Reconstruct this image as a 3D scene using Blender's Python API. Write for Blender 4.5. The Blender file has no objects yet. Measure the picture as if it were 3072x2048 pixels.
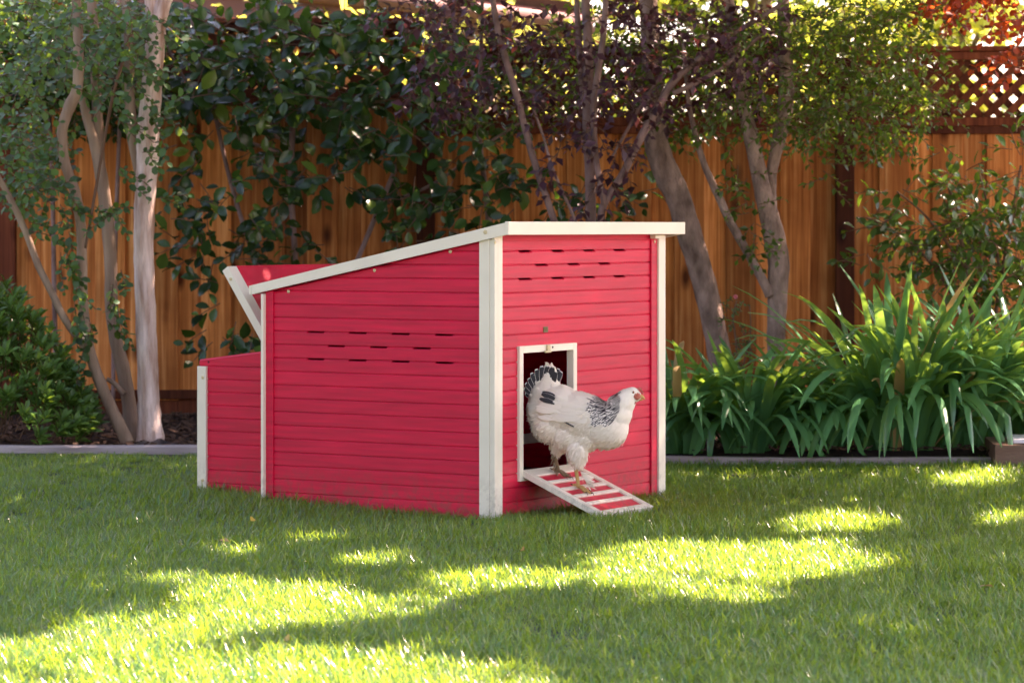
import bpy, math, random
import numpy as np
from mathutils import Vector, Matrix
rnd = random.Random(7)
RS = np.random.RandomState(11)
R = math.radians
sc = bpy.context.scene
C = sc.collection

# ------------------------------------------------------------------ camera, sky, sun, exposure
HC = 0.975                       # camera height above the lawn
FP = 9000.0                      # focal length in pixels of a 3072 wide picture
HZ = 682.0                       # row of the horizon
cam_d = bpy.data.cameras.new('camera')
cam = bpy.data.objects.new('camera', cam_d); C.objects.link(cam); sc.camera = cam
cam.location = (0, 0, HC); cam.rotation_euler = (R(90), 0, 0)
cam_d.sensor_width = 36; cam_d.lens = FP/3072*36
cam_d.shift_y = -(1024-HZ)/3072
cam_d.clip_start = 0.1; cam_d.clip_end = 600
cam_d.dof.use_dof = True; cam_d.dof.focus_distance = 9.4; cam_d.dof.aperture_fstop = 7.1
SUN_EL, SUN_AZ = 52.0, 62.0      # azimuth measured from +Y towards +X
w = bpy.data.worlds.new('World'); sc.world = w; w.use_nodes = True
nt = w.node_tree; nt.nodes.clear()
wo = nt.nodes.new('ShaderNodeOutputWorld'); bg = nt.nodes.new('ShaderNodeBackground')
sky = nt.nodes.new('ShaderNodeTexSky'); sky.sky_type = 'NISHITA'; sky.sun_disc = False
sky.sun_elevation = R(SUN_EL); sky.sun_rotation = R(SUN_AZ); sky.air_density = 1.0; sky.dust_density = 1.5
bg.inputs['Strength'].default_value = 0.105
nt.links.new(sky.outputs[0], bg.inputs[0]); nt.links.new(bg.outputs[0], wo.inputs[0])
SUND = Vector((math.sin(R(SUN_AZ))*math.cos(R(SUN_EL)), math.cos(R(SUN_AZ))*math.cos(R(SUN_EL)), math.sin(R(SUN_EL))))
sl = bpy.data.lights.new('sun', 'SUN'); sl.energy = 5.0; sl.angle = R(0.53); sl.color = (1.0, 0.93, 0.80)
sun = bpy.data.objects.new('sun', sl); C.objects.link(sun)
sun.rotation_euler = SUND.to_track_quat('Z', 'Y').to_euler()
sc.view_settings.view_transform = 'Standard'; sc.view_settings.look = 'None'
sc.view_settings.exposure = 2.8;
sc.view_settings.use_white_balance = True; sc.view_settings.white_balance_temperature = 8000; sc.view_settings.white_balance_tint = 38
sc.view_settings.gamma = 1.0
sc.render.engine = 'CYCLES'
sc.cycles.max_bounces = 8; sc.cycles.diffuse_bounces = 4; sc.cycles.transmission_bounces = 6
sc.cycles.use_denoising = True

def SP(x, y, Y):                 # picture pixel (3072 wide) at distance Y -> point of the place
    return Vector(((x-1536)/FP*Y, Y, HC-(y-HZ)/FP*Y))
K = 3072/2352
def DP(x, y, Y): return SP(x*K, y*K, Y)

# ------------------------------------------------------------------ materials
def new_mat(name):
    m = bpy.data.materials.new(name); m.use_nodes = True
    n = m.node_tree.nodes; n.clear()
    return m, n, m.node_tree.links
def ramp(n, stops):
    r = n.new('ShaderNodeValToRGB'); e = r.color_ramp.elements
    while len(e) < len(stops): e.new(0.5)
    for i, (p, c) in enumerate(stops):
        e[i].position = p; e[i].color = (*c, 1)
    return r
def simple(name, col, rough=0.5, var=0.12, scale=(6, 6, 6), bump=0.0, bscale=60, coat=0.0, spec=0.5, metal=0.0, col2=None, coords='Object', objvar=0.0, dirt=0.0):
    m, n, l = new_mat(name)
    o = n.new('ShaderNodeOutputMaterial'); p = n.new('ShaderNodeBsdfPrincipled'); l.new(p.outputs[0], o.inputs[0])
    tc = n.new('ShaderNodeTexCoord'); mp = n.new('ShaderNodeMapping'); mp.inputs['Scale'].default_value = scale
    l.new(tc.outputs[coords], mp.inputs[0])
    nz = n.new('ShaderNodeTexNoise'); nz.inputs['Scale'].default_value = 1.0; nz.inputs['Detail'].default_value = 6
    l.new(mp.outputs[0], nz.inputs['Vector'])
    c2 = col2 or tuple(min(1, c*(1+var)) for c in col); c1 = col if col2 else tuple(c*(1-var) for c in col)
    r = ramp(n, [(0.3, c1), (0.7, c2)]); l.new(nz.outputs['Fac'], r.inputs[0])
    last = r.outputs[0]
    if objvar:
        oi = n.new('ShaderNodeObjectInfo'); mr = n.new('ShaderNodeMapRange')
        mr.inputs['To Min'].default_value = 1-objvar; mr.inputs['To Max'].default_value = 1+objvar
        l.new(oi.outputs['Random'], mr.inputs[0])
        hv = n.new('ShaderNodeHueSaturation'); l.new(mr.outputs[0], hv.inputs['Value']); l.new(last, hv.inputs['Color']); last = hv.outputs[0]
    if dirt:      # splashed soil close to the ground
        ge = n.new('ShaderNodeNewGeometry'); sp = n.new('ShaderNodeSeparateXYZ'); l.new(ge.outputs['Position'], sp.inputs[0])
        d1 = n.new('ShaderNodeMapRange'); d1.inputs['From Min'].default_value = 0.17; d1.inputs['From Max'].default_value = 0.01; l.new(sp.outputs[2], d1.inputs[0])
        nd = n.new('ShaderNodeTexNoise'); nd.inputs['Scale'].default_value = 38; nd.inputs['Detail'].default_value = 7; nd.inputs['Roughness'].default_value = 0.7; l.new(ge.outputs['Position'], nd.inputs['Vector'])
        rd = ramp(n, [(0.45, (0, 0, 0)), (0.62, (1, 1, 1))]); l.new(nd.outputs['Fac'], rd.inputs[0])
        md = n.new('ShaderNodeMath'); md.operation = 'MULTIPLY'; l.new(d1.outputs[0], md.inputs[0]); l.new(rd.outputs[0], md.inputs[1])
        m3 = n.new('ShaderNodeMath'); m3.operation = 'MULTIPLY'; m3.inputs[1].default_value = dirt; l.new(md.outputs[0], m3.inputs[0])
        mc = n.new('ShaderNodeMix'); mc.data_type = 'RGBA'; l.new(m3.outputs[0], mc.inputs['Factor']); l.new(last, mc.inputs['A']); mc.inputs['B'].default_value = (0.13, 0.085, 0.05, 1)
        last = mc.outputs['Result']
    l.new(last, p.inputs['Base Color'])
    p.inputs['Roughness'].default_value = rough; p.inputs['Specular IOR Level'].default_value = spec if rough < 0.6 else spec*0.3
    p.inputs['Coat Weight'].default_value = coat; p.inputs['Coat Roughness'].default_value = 0.25; p.inputs['Metallic'].default_value = metal
    if bump:
        n2 = n.new('ShaderNodeTexNoise'); n2.inputs['Scale'].default_value = bscale/6; n2.inputs['Detail'].default_value = 5
        l.new(mp.outputs[0], n2.inputs['Vector'])
        b = n.new('ShaderNodeBump'); b.inputs['Strength'].default_value = bump; b.inputs['Distance'].default_value = 0.01
        l.new(n2.outputs['Fac'], b.inputs['Height']); l.new(b.outputs[0], p.inputs['Normal'])
    return m
def leaf_mat(name, c1, c2, trans, tw=0.35, rough=0.35, spec=0.5, c3=None):
    """leaf colour drawn per leaf (attribute rnd, or the object's own random), translucent when lit from behind"""
    m, n, l = new_mat(name)
    o = n.new('ShaderNodeOutputMaterial'); p = n.new('ShaderNodeBsdfPrincipled'); t = n.new('ShaderNodeBsdfTranslucent'); mx = n.new('ShaderNodeMixShader')
    at = n.new('ShaderNodeAttribute'); at.attribute_name = 'rnd'; oi = n.new('ShaderNodeObjectInfo')
    ad = n.new('ShaderNodeMath'); ad.operation = 'ADD'; fr = n.new('ShaderNodeMath'); fr.operation = 'FRACT'
    l.new(at.outputs['Fac'], ad.inputs[0]); l.new(oi.outputs['Random'], ad.inputs[1]); l.new(ad.outputs[0], fr.inputs[0])
    st = [(0.0, c1), (0.85, c2)]
    if c3: st.append((0.97, c3))
    r = ramp(n, st); l.new(fr.outputs[0], r.inputs[0])
    l.new(r.outputs[0], p.inputs['Base Color'])
    p.inputs['Roughness'].default_value = rough; p.inputs['Specular IOR Level'].default_value = spec
    mxc = n.new('ShaderNodeMix'); mxc.data_type = 'RGBA'; mxc.inputs['Factor'].default_value = 0.75
    l.new(r.outputs[0], mxc.inputs['A']); mxc.inputs['B'].default_value = (*trans, 1)
    l.new(mxc.outputs['Result'], t.inputs['Color'])
    mx.inputs[0].default_value = tw
    l.new(p.outputs[0], mx.inputs[1]); l.new(t.outputs[0], mx.inputs[2]); l.new(mx.outputs[0], o.inputs[0])
    return m
M = {}
M['red'] = simple('red_composite', (0.66, 0.008, 0.042), 0.36, 0.16, (4, 4, 70), 0.2, 200, coat=0.0, spec=0.35, objvar=0.07, dirt=0.55)
M['cream'] = simple('cream_composite', (0.74, 0.69, 0.55), 0.45, 0.06, (5, 5, 5), 0.05, 200, coat=0.15, objvar=0.03, dirt=0.45)
M['dark_in'] = simple('dark_inside', (0.05, 0.012, 0.014), 0.8)
M['screw'] = simple('screw_cap', (0.60, 0.50, 0.28), 0.35)
M['brass'] = simple('olive_badge', (0.12, 0.10, 0.04), 0.4, metal=0.4)
M['bark_pale'] = simple('bark_pale', (0.34, 0.19, 0.13), 0.75, 0.2, (26, 26, 4.5), 0.9, 30, col2=(0.86, 0.72, 0.66))
M['bark_tan'] = simple('bark_tan', (0.20, 0.13, 0.09), 0.8, 0.2, (18, 18, 3), 0.5, 30, col2=(0.40, 0.29, 0.21))
M['bark_grey'] = simple('bark_grey', (0.11, 0.072, 0.055), 0.85, 0.2, (20, 20, 9), 1.0, 40, col2=(0.38, 0.27, 0.22))
M['bark_plum'] = simple('bark_plum', (0.12, 0.075, 0.065), 0.8, 0.2, (16, 16, 9), 0.6, 40, col2=(0.30, 0.20, 0.18))
M['twig'] = simple('twig', (0.14, 0.08, 0.05), 0.8, 0.2)
M['kerb'] = simple('grey_edging', (0.26, 0.22, 0.22), 0.85, 0.2, (3, 20, 20), 0.4, 40, col2=(0.42, 0.37, 0.37))
M['boxwood'] = simple('brown_box', (0.15, 0.085, 0.06), 0.8, 0.15, (5, 20, 20), 0.3, 40, col2=(0.22, 0.14, 0.10))
M['white'] = simple('white_paint', (0.7, 0.71, 0.76), 0.5, 0.03)
M['plastic'] = simple('black_fabric', (0.012, 0.012, 0.018), 0.35, 0.2, bump=0.6)
M['stucco'] = simple('stucco', (0.50, 0.22, 0.11), 0.9, 0.1, (8, 8, 8), 0.4)
M['eave'] = simple('eave_paint', (0.20, 0.11, 0.11), 0.6, 0.1)
M['rooft'] = simple('roof_felt', (0.10, 0.06, 0.05), 0.8, 0.2)
M['black_plate'] = simple('flower_centre', (0.5, 0.35, 0.05), 0.6)
def wood(name, c1, c2, c3):
    m, n, l = new_mat(name)
    o = n.new('ShaderNodeOutputMaterial'); p = n.new('ShaderNodeBsdfPrincipled'); l.new(p.outputs[0], o.inputs[0])
    tc = n.new('ShaderNodeTexCoord'); oi = n.new('ShaderNodeObjectInfo')
    mu = n.new('ShaderNodeVectorMath'); mu.operation = 'SCALE'; mu.inputs['Scale'].default_value = 40
    cb = n.new('ShaderNodeCombineXYZ')
    for k in range(3): l.new(oi.outputs['Random'], cb.inputs[k])
    l.new(cb.outputs[0], mu.inputs[0])
    av = n.new('ShaderNodeVectorMath'); av.operation = 'ADD'; l.new(tc.outputs['Object'], av.inputs[0]); l.new(mu.outputs[0], av.inputs[1])
    mp = n.new('ShaderNodeMapping'); mp.inputs['Scale'].default_value = (55, 55, 1.6); l.new(av.outputs[0], mp.inputs[0])
    nz = n.new('ShaderNodeTexNoise'); nz.inputs['Scale'].default_value = 1; nz.inputs['Detail'].default_value = 6; nz.inputs['Distortion'].default_value = 0.6
    l.new(mp.outputs[0], nz.inputs['Vector'])
    r = ramp(n, [(0.3, c1), (0.52, c2), (0.75, c3)]); l.new(nz.outputs['Fac'], r.inputs[0])
    # blotches and knots
    n2 = n.new('ShaderNodeTexNoise'); n2.inputs['Scale'].default_value = 3.2; n2.inputs['Detail'].default_value = 3; l.new(av.outputs[0], n2.inputs['Vector'])
    r2 = ramp(n, [(0.3, (0.62, 0.55, 0.5)), (0.6, (1, 1, 1))]); l.new(n2.outputs['Fac'], r2.inputs[0])
    m1 = n.new('ShaderNodeMix'); m1.data_type = 'RGBA'; m1.blend_type = 'MULTIPLY'; m1.inputs['Factor'].default_value = 1
    l.new(r.outputs[0], m1.inputs['A']); l.new(r2.outputs[0], m1.inputs['B'])
    vo = n.new('ShaderNodeTexVoronoi'); vo.inputs['Scale'].default_value = 1; mp2 = n.new('ShaderNodeMapping'); mp2.inputs['Scale'].default_value = (6.5, 6.5, 3.0)
    l.new(av.outputs[0], mp2.inputs[0]); l.new(mp2.outputs[0], vo.inputs['Vector'])
    r3 = ramp(n, [(0.07, (0.13, 0.06, 0.05)), (0.22, (1, 1, 1))]); l.new(vo.outputs['Distance'], r3.inputs[0])
    m2 = n.new('ShaderNodeMix'); m2.data_type = 'RGBA'; m2.blend_type = 'MULTIPLY'; m2.inputs['Factor'].default_value = 0.9
    l.new(m1.outputs['Result'], m2.inputs['A']); l.new(r3.outputs[0], m2.inputs['B'])
    hv = n.new('ShaderNodeHueSaturation'); mr = n.new('ShaderNodeMapRange'); mr.inputs['To Min'].default_value = 0.45; mr.inputs['To Max'].default_value = 1.25
    l.new(oi.outputs['Random'], mr.inputs[0]); l.new(mr.outputs[0], hv.inputs['Value']); l.new(m2.outputs['Result'], hv.inputs['Color'])
    l.new(hv.outputs[0], p.inputs['Base Color']); p.inputs['Roughness'].default_value = 0.7; p.inputs['Specular IOR Level'].default_value = 0.12
    b = n.new('ShaderNodeBump'); b.inputs['Strength'].default_value = 0.35; b.inputs['Distance'].default_value = 0.01
    l.new(nz.outputs['Fac'], b.inputs['Height']); l.new(b.outputs[0], p.inputs['Normal'])
    return m
M['cedar'] = wood('cedar_picket', (0.40, 0.12, 0.030), (0.66, 0.225, 0.062), (0.90, 0.43, 0.16))
M['cedar_dark'] = wood('cedar_dark', (0.10, 0.025, 0.012), (0.16, 0.042, 0.019), (0.23, 0.068, 0.028))
M['lf_crape'] = leaf_mat('leaf_crape', (0.005, 0.022, 0.010), (0.050, 0.145, 0.065), (0.30, 0.50, 0.04), 0.35, 0.36, 0.30)
M['lf_broad'] = leaf_mat('leaf_broad', (0.003, 0.018, 0.007), (0.026, 0.085, 0.026), (0.16, 0.34, 0.02), 0.22, 0.26, 0.42, c3=(0.11, 0.19, 0.03))
M['lf_plum'] = leaf_mat('leaf_plum', (0.010, 0.004, 0.007), (0.085, 0.042, 0.062), (0.28, 0.06, 0.04), 0.28, 0.36, 0.35)
M['lf_small'] = leaf_mat('leaf_small', (0.006, 0.024, 0.007), (0.040, 0.105, 0.024), (0.34, 0.55, 0.03), 0.38, 0.30, 0.4)
M['lf_gloss'] = leaf_mat('leaf_gloss', (0.012, 0.045, 0.014), (0.045, 0.12, 0.03), (0.30, 0.50, 0.03), 0.28, 0.20, 0.8)
M['lf_red'] = leaf_mat('leaf_red', (0.045, 0.008, 0.012), (0.28, 0.03, 0.012), (0.95, 0.16, 0.03), 0.5, 0.4)
M['lf_bush'] = leaf_mat('leaf_bush', (0.020, 0.080, 0.018), (0.085, 0.21, 0.045), (0.25, 0.45, 0.03), 0.28, 0.36, 0.35)
M['lf_far'] = leaf_mat('leaf_far', (0.10, 0.16, 0.03), (0.20, 0.27, 0.05), (0.80, 0.90, 0.12), 0.5, 0.5)
M['lf_agap'] = leaf_mat('leaf_strap', (0.022, 0.135, 0.058), (0.075, 0.29, 0.115), (0.45, 0.75, 0.06), 0.30, 0.26, 0.7)
M['lf_straw'] = leaf_mat('leaf_straw', (0.35, 0.22, 0.08), (0.5, 0.34, 0.14), (0.6, 0.4, 0.1), 0.3, 0.6)
M['lf_yellow'] = leaf_mat('leaf_yellow', (0.55, 0.34, 0.03), (0.60, 0.42, 0.08), (0.9, 0.6, 0.05), 0.3, 0.5)
M['lf_pink'] = leaf_mat('petal_pink', (0.75, 0.25, 0.30), (0.8, 0.35, 0.38), (0.9, 0.3, 0.3), 0.4, 0.5)
M['grass'] = leaf_mat('grass_blade', (0.001, 0.014, 0.005), (0.028, 0.175, 0.052), (0.64, 0.98, 0.06), 0.36, 0.27, 0.75, c3=(0.32, 0.30, 0.12))

# ------------------------------------------------------------------ object helpers
def tag(o, label=None, cat=None, group=None, kind=None):
    if label: o['label'] = label
    if cat: o['category'] = cat
    if group: o['group'] = group
    if kind: o['kind'] = kind
    return o
def link(name, me, mat=None, parent=None):
    if mat is not None and not me.materials: me.materials.append(mat)
    o = bpy.data.objects.new(name, me); C.objects.link(o)
    if parent is not None: o.parent = parent
    return o
def thing(name, label, cat, loc=(0, 0, 0), rz=0.0, group=None):
    o = bpy.data.objects.new(name, None); C.objects.link(o); o.location = loc; o.rotation_euler = (0, 0, rz)
    o.empty_display_size = 0.1
    return tag(o, label, cat, group)
class MB:
    """collects boxes, prisms and tubes for one mesh"""
    def __init__(s): s.v = []; s.f = []; s.sm = []
    def add(s, vs, fs, smooth=False):
        b = len(s.v); s.v += [tuple(x) for x in vs]; s.f += [tuple(b+i for i in f) for f in fs]; s.sm += [smooth]*len(fs); return s
    def box(s, x0, x1, y0, y1, z0, z1, bev=0.0):
        if bev <= 0:
            vs = [(x, y, z) for z in (z0, z1) for y in (y0, y1) for x in (x0, x1)]
            return s.add(vs, [(0, 2, 3, 1), (4, 5, 7, 6), (0, 1, 5, 4), (2, 6, 7, 3), (0, 4, 6, 2), (1, 3, 7, 5)])
        import bmesh
        bm = bmesh.new(); bmesh.ops.create_cube(bm, size=1)
        for v in bm.verts:
            v.co = Vector(((x0+x1)/2+v.co.x*(x1-x0), (y0+y1)/2+v.co.y*(y1-y0), (z0+z1)/2+v.co.z*(z1-z0)))
        bmesh.ops.bevel(bm, geom=bm.edges[:], offset=bev, segments=1, affect='EDGES')
        bm.verts.index_update()
        s.add([v.co[:] for v in bm.verts], [[v.index for v in f.verts] for f in bm.faces]); bm.free(); return s
    def hexa(s, p):   # 8 points: bottom 4 ccw, top 4 ccw
        return s.add(p, [(3, 2, 1, 0), (4, 5, 6, 7), (0, 1, 5, 4), (1, 2, 6, 5), (2, 3, 7, 6), (3, 0, 4, 7)])
    def tube(s, pts, rad, n=8, cap=True, wob=0.0):
        pts = [Vector(p) for p in pts]; m = len(pts)
        if not hasattr(rad, '__len__'): rad = [rad]*m
        b = len(s.v); prev = None
        for i, p in enumerate(pts):
            t = (pts[min(i+1, m-1)]-pts[max(i-1, 0)]).normalized()
            if prev is None:
                a = Vector((0, 0, 1)).cross(t)
                if a.length < 1e-3: a = Vector((1, 0, 0)).cross(t)
            else: a = prev - t*prev.dot(t)
            a.normalize(); prev = a; c = t.cross(a)
            for k in range(n):
                th = 2*math.pi*k/n
                rr = rad[i]*(1+wob*(math.sin(3.1*k+i*0.7)*0.5+math.sin(1.7*i+k*2.0)*0.5))
                s.v.append(tuple(p+(a*math.cos(th)+c*math.sin(th))*rr))
        for i in range(m-1):
            for k in range(n):
                k2 = (k+1) % n
                s.f.append((b+i*n+k, b+i*n+k2, b+(i+1)*n+k2, b+(i+1)*n+k)); s.sm.append(True)
        if cap:
            s.f.append(tuple(b+k for k in reversed(range(n)))); s.sm.append(False)
            s.f.append(tuple(b+(m-1)*n+k for k in range(n))); s.sm.append(False)
        return s
    def mesh(s, name):
        me = bpy.data.meshes.new(name); me.from_pydata(s.v, [], s.f)
        me.polygons.foreach_set('use_smooth', s.sm); me.update(); return me
    def build(s, name, mat, parent=None, offset=None):
        me = s.mesh(name); o = link(name, me, mat, parent)
        if offset is not None: o.location = offset
        return o
def smoothpath(pts, rads, sub=4):
    """Catmull-Rom through the points"""
    P_ = [Vector(p) for p in pts]; out = []; ro = []
    n = len(P_)
    for i in range(n-1):
        p0 = P_[max(i-1, 0)]; p1 = P_[i]; p2 = P_[i+1]; p3 = P_[min(i+2, n-1)]
        for k in range(sub):
            t = k/sub
            q = 0.5*((2*p1)+(p2-p0)*t+(2*p0-5*p1+4*p2-p3)*t*t+(3*p1-p0-3*p2+p3)*t**3)
            out.append(q); ro.append(rads[i]*(1-t)+rads[i+1]*t)
    out.append(P_[-1]); ro.append(rads[-1])
    return out, ro

# ------------------------------------------------------------------ leaves
def leaf_template(kind):
    if kind == 'small':      # 4 triangles
        v = [(0, 0, 0), (0.45, 0.5, 0.12), (1, 0, -0.05), (0.45, -0.5, 0.12), (0.5, 0, 0)]
        f = [(0, 4, 1), (1, 4, 2), (0, 3, 4), (4, 3, 2)]
    elif kind == 'round':
        v = [(0, 0, 0), (0.3, 0.42, 0.07), (0.72, 0.42, 0.05), (1, 0, -0.08), (0.72, -0.42, 0.05), (0.3, -0.42, 0.07), (0.5, 0, 0)]
        f = [(0, 6, 1), (1, 6, 2), (2, 6, 3), (3, 6, 4), (4, 6, 5), (5, 6, 0)]
    elif kind == 'petiole':  # ovate blade on a stalk, folded along the midrib, tip bent down
        v = [(0, 0, 0), (0.14, 0.02, 0.0), (0.14, -0.02, 0.0),
             (0.36, 0.40, 0.05), (0.36, 0, -0.02), (0.36, -0.40, 0.05),
             (0.62, 0.50, 0.05), (0.62, 0, -0.03), (0.62, -0.50, 0.05),
             (0.84, 0.32, -0.01), (0.84, 0, -0.06), (0.84, -0.32, -0.01), (1.0, 0, -0.13)]
        f = [(0, 2, 1), (1, 4, 3), (1, 2, 4), (2, 5, 4), (3, 4, 7, 6), (4, 5, 8, 7), (6, 7, 10, 9), (7, 8, 11, 10), (9, 10, 12), (10, 11, 12)]
    elif kind == 'narrow':
        v = [(0, 0, 0), (0.4, 0.35, 0.06), (0.4, 0, 0), (0.4, -0.35, 0.06), (0.75, 0.42, 0.03), (0.75, 0, -0.04), (0.75, -0.42, 0.03), (1, 0, -0.1)]
        f = [(0, 2, 1), (0, 3, 2), (1, 2, 5, 4), (2, 3, 6, 5), (4, 5, 7), (5, 6, 7)]
    return np.array(v, float), f
TPL = {k: leaf_template(k) for k in ('small', 'round', 'petiole', 'narrow')}
def leaf_frames(pos, ax, nr):
    ax = ax/np.maximum(1e-6, np.linalg.norm(ax, axis=1))[:, None]
    nr = nr-ax*(nr*ax).sum(1)[:, None]; ln = np.linalg.norm(nr, axis=1)
    bad = ln < 1e-4; nr[bad] = np.cross(ax[bad], [0.3, 0.9, 0.1]); ln = np.linalg.norm(nr, axis=1)
    nr = nr/ln[:, None]; si = np.cross(nr, ax)
    return ax, si, nr
def leaf_mesh(name, kind, pos, ax, nr, L, W, mat):
    """one joined mesh out of N leaves"""
    T, F = TPL[kind]; N = len(pos); k = len(T)
    a, s, n_ = leaf_frames(pos, ax, nr)
    V = pos[:, None, :] + T[None, :, 0, None]*(a*L[:, None])[:, None, :] + T[None, :, 1, None]*(s*W[:, None])[:, None, :] + T[None, :, 2, None]*(n_*L[:, None])[:, None, :]
    V = V.reshape(-1, 3)
    me = bpy.data.meshes.new(name)
    nl = sum(len(f) for f in F)
    loops = np.concatenate([np.array(f) for f in F]); st = np.cumsum([0]+[len(f) for f in F[:-1]])
    tot = np.array([len(f) for f in F])
    off = np.arange(N)*k
    LI = (loops[None, :]+off[:, None]).ravel(); LS = (st[None, :]+np.arange(N)[:, None]*nl).ravel(); LT = np.tile(tot, N)
    me.vertices.add(len(V)); me.vertices.foreach_set('co', V.ravel())
    me.loops.add(len(LI)); me.loops.foreach_set('vertex_index', LI.astype(np.int32))
    me.polygons.add(len(LS)); me.polygons.foreach_set('loop_start', LS.astype(np.int32)); me.polygons.foreach_set('loop_total', LT.astype(np.int32))
    at = me.attributes.new('rnd', 'FLOAT', 'POINT'); at.data.foreach_set('value', np.repeat(RS.rand(N), k))
    me.polygons.foreach_set('use_smooth', np.ones(len(LS), bool))
    me.update(calc_edges=True); me.materials.append(mat)
    return me
_single = {}
def single_leaf(kind, mat, wr):
    key = (kind, mat.name, wr)
    if key not in _single:
        T, F = TPL[kind]; me = bpy.data.meshes.new('leaf')
        me.from_pydata([(t[0], t[1]*wr, t[2]) for t in T], [], F); me.materials.append(mat)
        me.polygons.foreach_set('use_smooth', [True]*len(me.polygons)); _single[key] = me
    return _single[key]
class Foliage:
    def __init__(s): s.p = []; s.a = []; s.n = []; s.l = []
    def add(s, p, a, n, l): s.p.append(tuple(p)); s.a.append(tuple(a)); s.n.append(tuple(n)); s.l.append(l)
    def build(s, parent, kind, mat, wr=0.5, parts=0, name='leaves', stuff=True):
        if not s.p: return
        p = np.array(s.p); a = np.array(s.a); n = np.array(s.n); L = np.array(s.l)
        base = np.array(parent.matrix_basis.translation)
        idx = np.arange(len(p))
        if parts:
            ix = (p[:, 0]/p[:, 1])*FP; iy = (p[:, 2]-HC)/p[:, 1]*FP
            inv = (np.abs(ix) < 1500) & (iy < HZ-10) & (iy > -1366)
            score = L/p[:, 1]*np.where(inv, 1, 0)*(1-0.08*(p[:, 1]-p[:, 1].min()))
            order = np.argsort(-score); order = order[score[order] > 0][:parts]
            A, S, N_ = leaf_frames(p, a, n)
            me = single_leaf(kind, mat, wr)
            for i in order:
                o = bpy.data.objects.new('leaf', me); C.objects.link(o); o.parent = parent
                o.matrix_local = Matrix(((A[i][0]*L[i], S[i][0]*L[i], N_[i][0]*L[i], p[i][0]-base[0]), (A[i][1]*L[i], S[i][1]*L[i], N_[i][1]*L[i], p[i][1]-base[1]), (A[i][2]*L[i], S[i][2]*L[i], N_[i][2]*L[i], p[i][2]-base[2]), (0, 0, 0, 1)))
            keep = np.ones(len(p), bool); keep[order] = False; idx = idx[keep]
        if len(idx):
            me = leaf_mesh(name, kind, p[idx]-base, a[idx], n[idx], L[idx], L[idx]*wr, mat)
            o = link(name, me, None, parent)
            if stuff: o['kind'] = 'stuff'
def rv(s=1.0): return Vector((rnd.gauss(0, s), rnd.gauss(0, s), rnd.gauss(0, s)))
def spray(fo, tw, p0, d, length, n, leaf, up=0.6, out=(0, -0.7, 0.5), droop=0.25, spread=0.9, tr=0.0022, filt=None):
    """a twig with alternate leaves"""
    p = Vector(p0); d = Vector(d).normalized(); pts = [p.copy()]; step = length/n
    side = d.cross(Vector((0, 0, 1)))
    if side.length < 0.1: side = Vector((1, 0, 0))
    side.normalize(); ang = rnd.random()*6.28
    for i in range(n):
        d = (d+Vector((0, 0, -droop/n))+rv(0.06)).normalized(); p = p+d*step; pts.append(p.copy())
        ang += 2.4; b = d.cross(side); o = side*math.cos(ang)+b*math.sin(ang)
        a = (d*0.75+o*spread+rv(0.15)); a.normalize()
        nr = Vector(out)*0.6+Vector((0, 0, up))+rv(0.35)
        l = leaf*(0.6+0.55*rnd.random())*(0.75 if i > n-2 else 1)
        if filt and not filt(p): continue
        fo.add(p, a, nr, l)
    if tw is not None: tw.tube(pts[::2]+[pts[-1]] if n > 4 else pts, [tr*(1-0.5*k/max(1, len(pts))) for k in range(len(pts[::2]+[pts[-1]] if n > 4 else pts))], 3, cap=False)
    return pts
def pick(regs):
    """random picture position inside weighted ellipses (x, y, rx, ry, weight)"""
    t = rnd.random()*sum(r[4] for r in regs)
    for r in regs:
        t -= r[4]
        if t <= 0: break
    while True:
        u, v = rnd.uniform(-1, 1), rnd.uniform(-1, 1)
        if u*u+v*v < 1: return r[0]+u*r[2], r[1]+v*r[3]

# ------------------------------------------------------------------ ground
def gz(x, y):
    s = lambda t: max(0.0, min(1.0, t))
    return 0.03*s((y-9.9)/0.9)*s((-x-0.2)/0.7) + 0.012*math.sin(x*1.3+1)*math.sin(y*0.9)*0.6
def ground_sheet():
    m, n, l = new_mat('lawn_soil')
    o = n.new('ShaderNodeOutputMaterial'); p = n.new('ShaderNodeBsdfPrincipled'); l.new(p.outputs[0], o.inputs[0])
    tc = n.new('ShaderNodeTexCoord'); nz = n.new('ShaderNodeTexNoise'); nz.inputs['Scale'].default_value = 25; nz.inputs['Detail'].default_value = 8
    l.new(tc.outputs['Object'], nz.inputs['Vector'])
    r = ramp(n, [(0.3, (0.012, 0.018, 0.006)), (0.6, (0.03, 0.05, 0.015)), (0.8, (0.07, 0.075, 0.035))]); l.new(nz.outputs['Fac'], r.inputs[0]); l.new(r.outputs[0], p.inputs['Base Color'])
    p.inputs['Roughness'].default_value = 0.9
    b = n.new('ShaderNodeBump'); b.inputs['Distance'].default_value = 0.03; l.new(nz.outputs['Fac'], b.inputs['Height']); l.new(b.outputs[0], p.inputs['Normal'])
    xs = [-250, -60, -20, -8]+[i*0.25-5 for i in range(41)]+[8, 20, 60, 250]
    ys = [-120, -40, -10, 0, 3]+[4+i*0.25 for i in range(49)]+[20, 40, 90, 250]
    mb = MB(); nx = len(xs)
    mb.v = [(x, y, gz(x, y) if abs(x) <= 5 and 4 <= y <= 16 else 0.0) for y in ys for x in xs]
    mb.f = [(j*nx+i, j*nx+i+1, (j+1)*nx+i+1, (j+1)*nx+i) for j in range(len(ys)-1) for i in range(nx-1)]; mb.sm = [True]*len(mb.f)
    tag(mb.build('lawn', m), kind='structure')
ground_sheet()
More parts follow.
